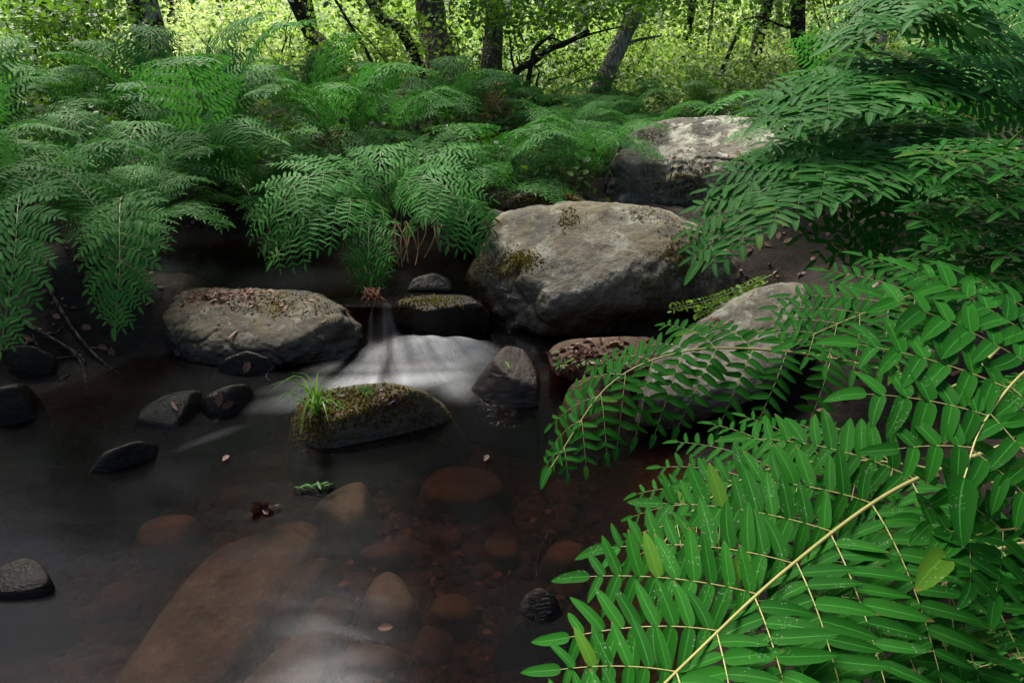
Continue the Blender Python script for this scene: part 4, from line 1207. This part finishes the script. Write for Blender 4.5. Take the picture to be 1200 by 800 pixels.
tree("tree", [(1028, 62), (1040, 25), (1056, -10)], 6.6, 0.055, 'bark_pale', "pale leaning trunk rising behind the highest right fern", top=(0.6, 0.3, 2.6), crown=((0, 0.3, 1.0), (1.8, 1.8, 1.2), 18, 50, 0.33))
tree("sapling", [(46, 108), (42, 70), (34, 20)], 5.6, 0.016, 'bark_dark', "thinnest sapling at the far left with drooping leaves", top=(-0.1, 0, 0.7), lowleaves=[(0, 0, 75, 110, 5.5, 0.3, 60, 15)], flare=1.1, sides=8, cat='young tree')
tree("sapling", [(102, 115), (98, 70), (91, -2)], 5.9, 0.024, 'bark_dark', "slim dark sapling left of the lichen spotted trunk", top=(-0.05, 0, 1.0), lowleaves=[(50, 0, 155, 100, 5.8, 0.3, 70, 15)], flare=1.1, sides=8, cat='young tree')
tree("sapling", [(452, 110), (430, 62), (405, 20)], 6.2, 0.02, 'bark_dark', "slim arching sapling between the slanting and the curved black trunk", top=(-0.4, 0, 0.7), lowleaves=[(390, 20, 500, 115, 6.5, 0.3, 60, 14)], leaf='bright_leaf', flare=1.1, sides=8, cat='young tree')
tree("sapling", [(838, 138), (836, 100), (830, 60)], 8.4, 0.03, 'bark', "small bushy tree with bright leaves behind the tall lichen boulder", top=(0, 0, 0.8), lowleaves=[(770, 40, 870, 135, 8.3, 0.5, 80, 18)], leaf='bright_leaf', flare=1.1, sides=8, cat='young tree')
tree("sapling", [(824, 138), (828, 112), (840, 95)], 7.2, 0.035, 'bark_dark', "short dark leaning stem at the left end of the leaning pair", top=(0.2, 0.1, 0.5), flare=1.1, sides=8, cat='young tree', lowleaves=[(800, 60, 850, 120, 7.4, 0.3, 18, 14)])
tree("dead_tree", [(746, 130), (750, 95), (760, 70), (752, 40)], 9.5, 0.05, 'bark_pale', "bare pale dead tree in the bright clearing behind the leaning trunk", flare=1.1, sides=8,
     limbs=[([(750, 95), (735, 90), (720, 100)], 0.02), ([(752, 90), (765, 75), (790, 62)], 0.016), ([(756, 78), (742, 65), (738, 50)], 0.014)])
tree("tree", [(268, 92), (275, 62), (272, 30)], 11.0, 0.06, 'bark_dark', "small gnarled tree on the pale hillside right of the lichen spotted trunk", top=(-0.2, 0.2, 0.6), leaf='pale_leaf',
     limbs=[([(275, 62), (262, 48), (250, 20)], 0.03), ([(275, 52), (290, 40), (305, 22)], 0.03), ([(282, 47), (296, 46), (310, 36)], 0.02)], lowleaves=[(230, 0, 330, 40, 11.0, 0.4, 40, 22)])

for k in range(18):
    y_ = rng.uniform(8.6, 15)
    px_ = [60, 130, 240, 300, 365, 450, 545, 620, 650, 770, 800, 830, 905, 960, 1000, 1060, 215, 750][k] + rng.uniform(-14, 14)
    x_ = (px_ - 600) / FPX * y_ * 0.95
    z_ = gz(x_, y_)
    e_ = empty("tree", (x_, y_, z_ - 0.1), "slender far trunk standing deep in the bright wood", "tree", "slender trunks deep in the wood")
    b_ = Buf()
    lean = rng.normal(0, 0.45)
    P_ = curve([(0, 0, 0), (lean * .3 + rng.normal(0, .1), 0, 1.4), (lean * .8, 0, 3.0), (lean * 1.5, 0, 5.0)], 30)[0]
    tube(b_, P_, np.linspace(rng.uniform(0.05, 0.11), 0.03, 30), 8, 0, 0.15, seed=k)
    link("trunk", b_.mesh("trunk", M['bark_dark' if k % 3 else 'bark']), e_)
    for j_ in range(4):
        q0 = P_[int(rng.uniform(7, 20))]
        b_ = Buf()
        tube(b_, limb_path(q0, q0 + np.array([rng.normal(0, 0.9), rng.normal(0, .3), rng.uniform(.2, .9)]), 0.1), np.linspace(0.022, 0.006, 10), 5)
        link("limb", b_.mesh("limb", M['bark_dark']), e_)

def shrub(name, px, py, d, rad, n, per, leaf, label, size=0.042, quads=1, zoff=0.5):
    c = W(px, py, d)
    z0 = gz(c[0], c[1])
    e = empty(name, (c[0], c[1], z0), label, "shrub")
    off = np.array([c[0], c[1], z0])
    ctr = np.array([c[0], c[1], z0 + rad[2] * zoff])
    P, cc = clumps(ctr, rad, n, int(per * 1.7), 0.16)
    b = Buf(); add_leaves(b, P, size, quads)
    link("foliage", b.mesh("foliage", M[leaf], off), e)
    sb = Buf()
    for k in range(min(12, len(cc))):
        tube(sb, limb_path(off + rng.normal(0, 0.05, 3) * np.array([1, 1, 0]), cc[k], 0.06), np.linspace(0.016, 0.004, 10), 5)
    link("stems", sb.mesh("stems", M['bark_dark'], off), e)
shrub("shrub", 110, 100, 6.6, (0.9, 0.6, 0.7), 60, 24, 'wood_leaf', "leafy green shrub behind the slim dark saplings")
shrub("shrub", 20, 105, 7.0, (0.9, 0.6, 0.8), 60, 24, 'wood_leaf', "leafy shrub at the left edge behind the thinnest sapling")
shrub("shrub", 255, 105, 8.2, (0.8, 0.6, 0.6), 60, 26, 'pale_leaf', "pale yellow green bush right of the lichen spotted trunk")
shrub("shrub", 330, 110, 7.8, (0.8, 0.6, 0.6), 60, 26, 'bright_leaf', "bright bush left of the slanting dark trunk")
shrub("shrub", 455, 105, 8.0, (0.9, 0.6, 0.8), 80, 26, 'bright_leaf', "bright bush behind the thin curved black trunk")
shrub("shrub", 545, 120, 7.8, (0.8, 0.6, 0.8), 80, 26, 'bright_leaf', "bright bush between the two straight trunks")
shrub("shrub", 635, 125, 6.8, (0.8, 0.6, 0.6), 70, 26, 'wood_leaf', "green bush behind the crooked dark tree")
shrub("shrub", 660, 95, 9.0, (1.1, 0.7, 0.9), 90, 26, 'bright_leaf', "bright bush behind the pale trunk")
shrub("shrub", 735, 135, 8.0, (0.7, 0.6, 0.45), 50, 26, 'bright_leaf', "low bright bush right of the leaning pale trunk")
shrub("shrub", 800, 110, 10.5, (1.2, 0.8, 1.0), 90, 30, 'bright_leaf', "big bright bush in the clearing beyond the tall lichen boulder", 0.08)
shrub("shrub", 975, 90, 8.0, (1.1, 0.8, 0.9), 90, 26, 'wood_leaf', "green bush right of the dark upright trunk")
shrub("shrub", 1080, 60, 7.0, (1.2, 0.8, 1.0), 90, 26, 'wood_leaf', "dark bush behind the highest right fern")

def undergrowth():
    """low leaves between the ferns"""
    b = Buf()
    n = 0
    while n < 1500:
        x, y = rng.uniform(-5.5, 2.8), rng.uniform(3.75, 8.2)
        if poly_dist(np.array([x]), np.array([y]), WATER_POLY)[0] < 0.15 or (x > 0.4 and y < 5.2): continue
        m = int(rng.uniform(8, 18))
        c = np.array([x, y, gz(x, y) + rng.uniform(0.03, 0.22)])
        add_leaves(b, c + rng.normal(0, 1, (m, 3)) * np.array([0.11, 0.11, 0.05]), 0.05, 1, 0.9)
        n += 1
    link("undergrowth", b.mesh("undergrowth", M['wood_leaf']), label="low green undergrowth covering the ground between the ferns", cat="undergrowth", kind="stuff")
undergrowth()

def woodland():
    """the far slope, one mass of leaves"""
    b1, b2, b3 = Buf(), Buf(), Buf()
    for k in range(3000):
        y = 6.6 + 40 * rng.uniform() ** 1.6
        x = rng.uniform(-1, 1) * (y * 0.95 + 2)
        z = gz(x, y)
        sz = 0.032 + 0.0034 * y
        m = int(rng.uniform(38, 84))
        r = 0.13 + 0.015 * y
        c = np.array([x, y, z + rng.uniform(0.0, 1.3) * min(1, 0.12 + 0.12 * (y - 6.6))])
        pts = c + rng.normal(0, 1, (m, 3)) * np.array([r, r, r * 0.6])
        px = 600 + FPX * x / max(y, 1)
        pale = (rng.uniform() < (0.55 if 190 < px < 420 or 700 < px < 860 else 0.22))  # more pale clumps in two bands, painting luminous patches of the wood
        dark = (not pale) and vnoise(np.array([[x * 0.55, y * 0.35, z * 0.8 + 3.0]]))[0] > 0.10  # clumps in a darker leaf colour, painting deep-shade gaps
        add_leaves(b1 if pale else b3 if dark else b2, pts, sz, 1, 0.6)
    link("woodland_foliage", b1.mesh("woodland_foliage", M['pale_leaf']), label="pale foliage massed on the far slope, its sunlit look put into the colour", cat="foliage", kind="stuff")
    link("woodland_foliage", b3.mesh("woodland_foliage", M['wood_leaf']), label="darker green foliage on the far slope, its deep shade put into the colour", cat="foliage", kind="stuff")
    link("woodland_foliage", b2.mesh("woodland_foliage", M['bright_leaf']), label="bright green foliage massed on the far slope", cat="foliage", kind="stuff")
woodland()

# ------------------------------------------------------------------ small things lying about
def hit(key, px, py):
    o, t, C = ROCKS[key]
    r = ray(px, py)
    loc, nrm, idx, dist = t.ray_cast(Vector(CAM), Vector(r))
    if loc is None: return None, None
    n = np.array(nrm)
    if np.dot(n, r) > 0: n = -n
    return np.array(loc), n

def leaf_on(buf, p, n, size, g=rng, tilt=0.35, long=False):
    tp = np.array([(-.5, 0, 0), (-.2, -.28, .10), (.2, -.26, .12), (.55, 0, .03), (.2, .26, .12), (-.2, .28, .10)])
    if long: tp = tp * np.array([1.2, 0.5, 1])
    q = [(0, 1, 2, 3), (0, 3, 4, 5)]
    ez = norm(n + g.normal(0, tilt, 3)); ex = norm(np.cross(ez, g.normal(size=3))); ey = np.cross(ez, ex)
    V = p + size * (tp[:, 0:1] * ex + tp[:, 1:2] * ey + tp[:, 2:3] * ez) + n * size * 0.08
    buf.add(V, q, g.uniform())

def litter(key, regions, label, mat='litter', size=(0.018, 0.04)):
    b = Buf()
    for (x0, y0, rx, ry, n) in regions:
        for k in range(n):
            p, nn = hit(key, x0 + rng.normal(0, rx), y0 + rng.normal(0, ry))
            if p is None or nn[2] < 0.1: continue
            leaf_on(b, p, nn, rng.uniform(*size))
    if b.n:
        link("leaf_litter", b.mesh("leaf_litter", M[mat]), label=label, cat="leaf litter", kind="stuff")
litter('left', [(270, 345, 28, 6, 200), (240, 350, 16, 6, 50), (330, 355, 40, 10, 30), (250, 370, 40, 20, 14)], "dry brown leaves heaped on the broad rough rock", size=(0.014, 0.03))
litter('shelf', [(700, 420, 35, 12, 220), (660, 430, 18, 8, 60)], "wet red leaves caught on the shelf below the largest boulder", 'wet_litter', (0.02, 0.045))
litter('right', [(840, 382, 9, 5, 40)], "dry leaves in the crease of the pale flat-topped rock", size=(0.010, 0.022))
litter('tuft', [(430, 470, 40, 10, 30)], "bits of red leaf on the long mossy rock", 'wet_litter', (0.012, 0.025))
litter('back', [(830, 190, 25, 15, 12)], "few brown leaves on the tall lichen boulder", size=(0.02, 0.04))

def bed_litter():
    b = Buf()
    for k in range(330):
        px = rng.uniform(330, 700) if k > 120 else rng.normal(450, 45)
        py = rng.uniform(545, 800)
        p = G(px, py, -0.08)
        if poly_dist(np.array([p[0]]), np.array([p[1]]), WATER_POLY)[0] > -0.03: continue
        z = gz(p[0], p[1])
        leaf_on(b, np.array([p[0], p[1], min(z + 0.02, -0.02)]), np.array([0, 0, 1.0]), rng.uniform(0.014, 0.034))
    link("leaf_litter", b.mesh("leaf_litter", M['litter']), label="sunken brown leaves scattered over the stream bed", cat="leaf litter", kind="stuff")
bed_litter()

def bank_litter():
    b = Buf()
    for k in range(1500):
        side = rng.uniform()
        if side < 0.6: x, y = rng.uniform(-2.6, -1.3), rng.uniform(2.0, 3.9)
        else: x, y = rng.uniform(0.5, 2.2), rng.uniform(0.8, 3.4)
        if poly_dist(np.array([x]), np.array([y]), WATER_POLY)[0] < 0.02: continue
        leaf_on(b, np.array([x, y, gz(x, y) + 0.006]), np.array([0, 0, 1.0]), rng.uniform(0.02, 0.045), tilt=0.6)
    link("leaf_litter", b.mesh("leaf_litter", M['litter']), label="dead leaves lying on the dark soil of the banks", cat="leaf litter", kind="stuff")
bank_litter()

def one_leaf(name, px, py, z=None, key=None, size=0.035, mat='litter', label='', long=False):
    if key: p, n = hit(key, px, py)
    else: p, n = None, None
    if p is None: p, n = G(px, py, z or 0.006), np.array([0, 0, 1.0])
    b = Buf()
    leaf_on(b, p, n, size, tilt=0.15, long=long)
    link(name, b.mesh(name, M[mat], p), None, p, label, "leaf")
one_leaf("fallen_leaf", 205, 476, key='stones_a', size=0.04, label="pale curled leaf lying in the hollow of the flat wet rock", long=True)
one_leaf("fallen_leaf", 258, 468, key='stones_b', size=0.05, mat='wet_litter', label="upper reddish leaf stuck on the small round rock")
one_leaf("fallen_leaf", 266, 474, key='stones_b', size=0.045, mat='wet_litter', label="lower reddish leaf stuck on the small round rock")
one_leaf("fallen_leaf", 290, 430, key='toe', size=0.05, label="round brown leaf on the wet rock foot below the broad rough rock")
one_leaf("fallen_leaf", 274, 393, key='left', size=0.05, label="pink brown leaf hanging on the front of the broad rough rock", long=True)
one_leaf("fallen_leaf", 594, 428, key='brown', size=0.035, mat='grass', label="yellow green leaf lying on the shiny brown wedge", long=True)
one_leaf("fallen_leaf", 570, 537, z=0.006, size=0.03, label="small pale leaf floating right of the mossy rock")
one_leaf("fallen_leaf", 265, 537, z=0.006, size=0.03, label="small pale leaf floating below the two wet rocks")
one_leaf("fallen_leaf", 458, 470, key='tuft', size=0.04, mat='wet_litter', label="single red leaf on top of the long mossy rock", long=True)
one_leaf("fallen_leaf", 452, 736, z=-0.03, size=0.035, mat='wet_litter', label="orange leaf under water below the egg shaped rock")

# green sprigs among the red leaves
b = Buf()
for k in range(26):
    p, n = hit('shelf', rng.normal(642, 9) if k % 2 else rng.normal(675, 10), rng.normal(430, 6))
    if p is None: continue
    leaf_on(b, p + np.array([0, 0, 0.015]), np.array([0, -0.4, 1.0]), rng.uniform(0.018, 0.035), tilt=0.5, long=True)
p0 = W(655, 432, 2.55)
link("leafy_sprig", b.mesh("leafy_sprig", M['grass'], p0), None, p0, "fresh green sprig lying among the wet red leaves", "sprig")
# yellow sprig in the water
b = Buf(); p0 = G(368, 571, 0.006)
for k in range(14):
    t = k / 13
    q = p0 + np.array([0.09 * (t - 0.5), 0.02 * (t - .5), 0.004])
    leaf_on(b, q + rng.normal(0, 0.004, 3) * np.array([1, 1, 0]), np.array([0, 0, 1.0]), rng.uniform(0.02, 0.035), tilt=0.3, long=True)
link("leafy_sprig", b.mesh("leafy_sprig", M['fern_yellow'], p0), None, p0, "yellow green sprig floating above the long pale slab", "sprig")
# a crumpled dead leaf clump
b = Buf(); p0 = G(305, 598, 0.004)
for k in range(26):
    leaf_on(b, p0 + rng.normal(0, 0.018, 3) * np.array([1, 0.7, 0.25]) + np.array([0, 0, 0.005]), np.array([0, 0, 1.0]), rng.uniform(0.015, 0.035), tilt=0.9)
link("dead_leaf_clump", b.mesh("dead_leaf_clump", M['wet_litter'], p0), None, p0, "crumpled clump of dead leaves floating over the pale slab", "leaf clump")

# grass tuft on the mossy rock
def blade(buf, p0, p1, p2, wd, g=rng):
    P, _ = curve([p0, p1, p2], 12)
    T = norm(np.gradient(P, axis=0))
    s = norm(np.cross(T, np.array([0.2, -0.6, 0.6])))
    hw = (wd * np.array([.7, .9, 1, 1, 1, .95, .9, .8, .65, .45, .25, .03]))[:, None]
    V = np.empty((24, 3)); V[0::2] = P - s * hw; V[1::2] = P + s * hw
    q = [(2 * i, 2 * i + 1, 2 * i + 3, 2 * i + 2) for i in range(11)]
    buf.add(V, q, g.uniform())
tb = Buf()
root, _ = hit('tuft', 372, 478)
if root is None: root = W(372, 478, 2.1)
for (x1, y1, x2, y2) in [(345, 446, 314, 452), (350, 440, 312, 462), (340, 460, 322, 470), (362, 442, 340, 436), (372, 438, 380, 430), (365, 455, 350, 500), (380, 455, 398, 462), (360, 470, 352, 512), (385, 468, 402, 480),
                         (368, 462, 362, 500), (378, 470, 385, 495), (352, 452, 325, 480), (376, 450, 390, 444), (366, 448, 352, 445)]:
    blade(tb, root + rng.normal(0, 0.008, 3), W(x1, y1, 2.08), W(x2, y2, 2.03), 0.0028)
for k in range(40):
    p, n = hit('tuft', rng.normal(372, 14), rng.normal(474, 9))
    if p is None: continue
    d_ = rng.normal(0, 0.02, 3)
    blade(tb, p, p + np.array([d_[0] * .5, d_[1] * .5 - 0.005, 0.02]), p + np.array([d_[0], d_[1] - 0.015, 0.018]), 0.0022)
link("grass_tuft", tb.mesh("grass_tuft", M['grass'], root), None, root, "bright green grass tuft growing on the left end of the mossy rock", "grass tuft")
tb = Buf(); root2, _ = hit('tuft', 432, 462)
if root2 is not None:
    for k in range(14):
        d_ = rng.normal(0, 0.03, 3)
        blade(tb, root2 + rng.normal(0, 0.008, 3), root2 + np.array([d_[0] * .6, d_[1] * .6, 0.022]), root2 + np.array([d_[0], d_[1], 0.012]), 0.002)
    link("grass_tuft", tb.mesh("grass_tuft", M['grass'], root2), None, root2, "sparse small grass tuft on the middle of the mossy rock", "grass tuft")

# moss growing on rocks (part of the rock)
def moss(key, regions, mat='moss', size=(0.006, 0.014), hgt=1.0):
    o, t, C = ROCKS[key]
    b = Buf()
    for (x0, y0, rx, ry, n) in regions:
        for k in range(n):
            p, nn = hit(key, x0 + rng.normal(0, rx), y0 + rng.normal(0, ry))
            if p is None or nn[2] < -0.15: continue
            s = rng.uniform(*size)
            r1 = rng.uniform()
            for j in range(3):
                ez = norm(nn + rng.normal(0, 0.7, 3)); ex = norm(np.cross(ez, rng.normal(size=3)))
                b.add(np.array([p - ex * s * .5, p + ex * s * .5, p + ex * s * .3 + ez * s * hgt, p - ex * s * .3 + ez * s * hgt]), [(0, 1, 2, 3)], r1)
    if b.n:
        link("moss", b.mesh("moss", M[mat], C), o)
moss('big', [(608, 305, 12, 6, 700), (590, 318, 10, 5, 300), (560, 305, 6, 10, 200), (800, 300, 14, 22, 600), (665, 256, 8, 8, 160), (755, 250, 10, 5, 100), (760, 330, 20, 8, 120)], size=(0.003, 0.009), hgt=0.7)
moss('tuft', [(370, 490, 18, 16, 600), (440, 475, 45, 16, 620), (400, 465, 30, 10, 260)], size=(0.004, 0.009))
moss('left', [(330, 355, 50, 10, 500)], size=(0.003, 0.007))
moss('back', [(800, 215, 22, 14, 600), (760, 165, 8, 6, 60)], size=(0.005, 0.011), hgt=0.7)
moss('behind', [(640, 232, 25, 7, 400)], size=(0.006, 0.014))
moss('ledge', [(500, 352, 25, 5, 300)], size=(0.004, 0.009))

# seedling, twigs and creeper
b = Buf(); p0 = W(672, 232, 3.75); p1 = W(676, 208, 3.72)
tube(b, curve([p0, (p0 + p1) / 2 + 0.005, p1], 8)[0], np.linspace(0.004, 0.002, 8), 5)
e = link("seedling", b.mesh("seedling", M['stalk'], p0), None, p0, "tiny seedling with two bright leaves behind the largest boulder", "seedling")
for (x, y) in ((668, 205), (686, 203), (688, 217), (674, 198)):
    lb = Buf(); q = W(x, y, 3.70)
    leaf_on(lb, q, np.array([0, -0.35, 0.9]), 0.055, tilt=0.2)
    link("leaf", lb.mesh("leaf", M['bright_leaf'], p0), e)
def twig(pts, r, label, mat='bark_dark'):
    b = Buf(); tube(b, curve(pts, 20)[0], np.linspace(r, r * 0.4, 20), 5, 0, 0.1)
    link("twig", b.mesh("twig", M[mat], pts[0]), None, tuple(pts[0]), label, "twig")
twig([G(628, 678, 0.0), W(632, 645, 1.72), W(655, 600, 1.80)], 0.0016, "thin bent twig standing out of the water beyond the small shiny rock")
twig([W(648, 222, 3.70), W(630, 214, 3.66), W(608, 205, 3.62)], 0.004, "bare twig lying above the low mossy rock", 'bark')
twig([W(668, 222, 3.72), W(672, 205, 3.70), W(690, 185, 3.68)], 0.004, "forked twig beside the tiny seedling", 'bark')
twig([G(318, 448, 0.02), W(312, 440, 2.58), W(322, 428, 2.6)], 0.003, "short twig caught at the water's edge by the wet rock foot")
for k in range(9):                      # bare roots running down the shaded left bank
    x0 = rng.uniform(-2.45, -1.75); y0 = rng.uniform(2.35, 3.1)
    c_ = [(x0 + t * rng.uniform(.3, .5) + rng.normal(0, .03), y0 - t * rng.uniform(0.1, .25) + rng.normal(0, .02)) for t in (0, .33, .66, 1)]
    P_ = np.array([(a_, b_, gz(a_, b_) + 0.008) for a_, b_ in c_])
    b = Buf(); tube(b, curve(P_, 18)[0], np.linspace(0.008, 0.003, 18), 6, 0, 0.15, k)
    link("root", b.mesh("root", M['bark'], P_[0]), None, tuple(P_[0]), "thin bare root running down the shaded left bank", "root", "roots on the left bank")
cb, sb = Buf(), Buf()
for pts in ([(905, 322, 2.4), (870, 338, 2.36), (830, 352, 2.33), (785, 362, 2.33)], [(900, 330, 2.38), (860, 352, 2.34), (815, 368, 2.3)]):
    P, L_ = curve([W(*p) for p in pts], 30)
    tube(sb, P, np.linspace(0.003, 0.001, 30), 5)
    for i in range(3, 30):
        for sgn in (-1, 1):
            leaf_on(cb, P[i] + np.array([0, 0, sgn * 0.012]), norm(np.array([0, -0.6, 0.8])), rng.uniform(0.016, 0.026), tilt=0.4)
p0 = W(905, 322, 2.4)
e = link("creeper", sb.mesh("creeper", M['stalk'], p0), None, p0, "thin creeper with tiny round leaves trailing over the pale flat rock", "creeper")
link("foliage", cb.mesh("foliage", M['bright_leaf'], p0), e)
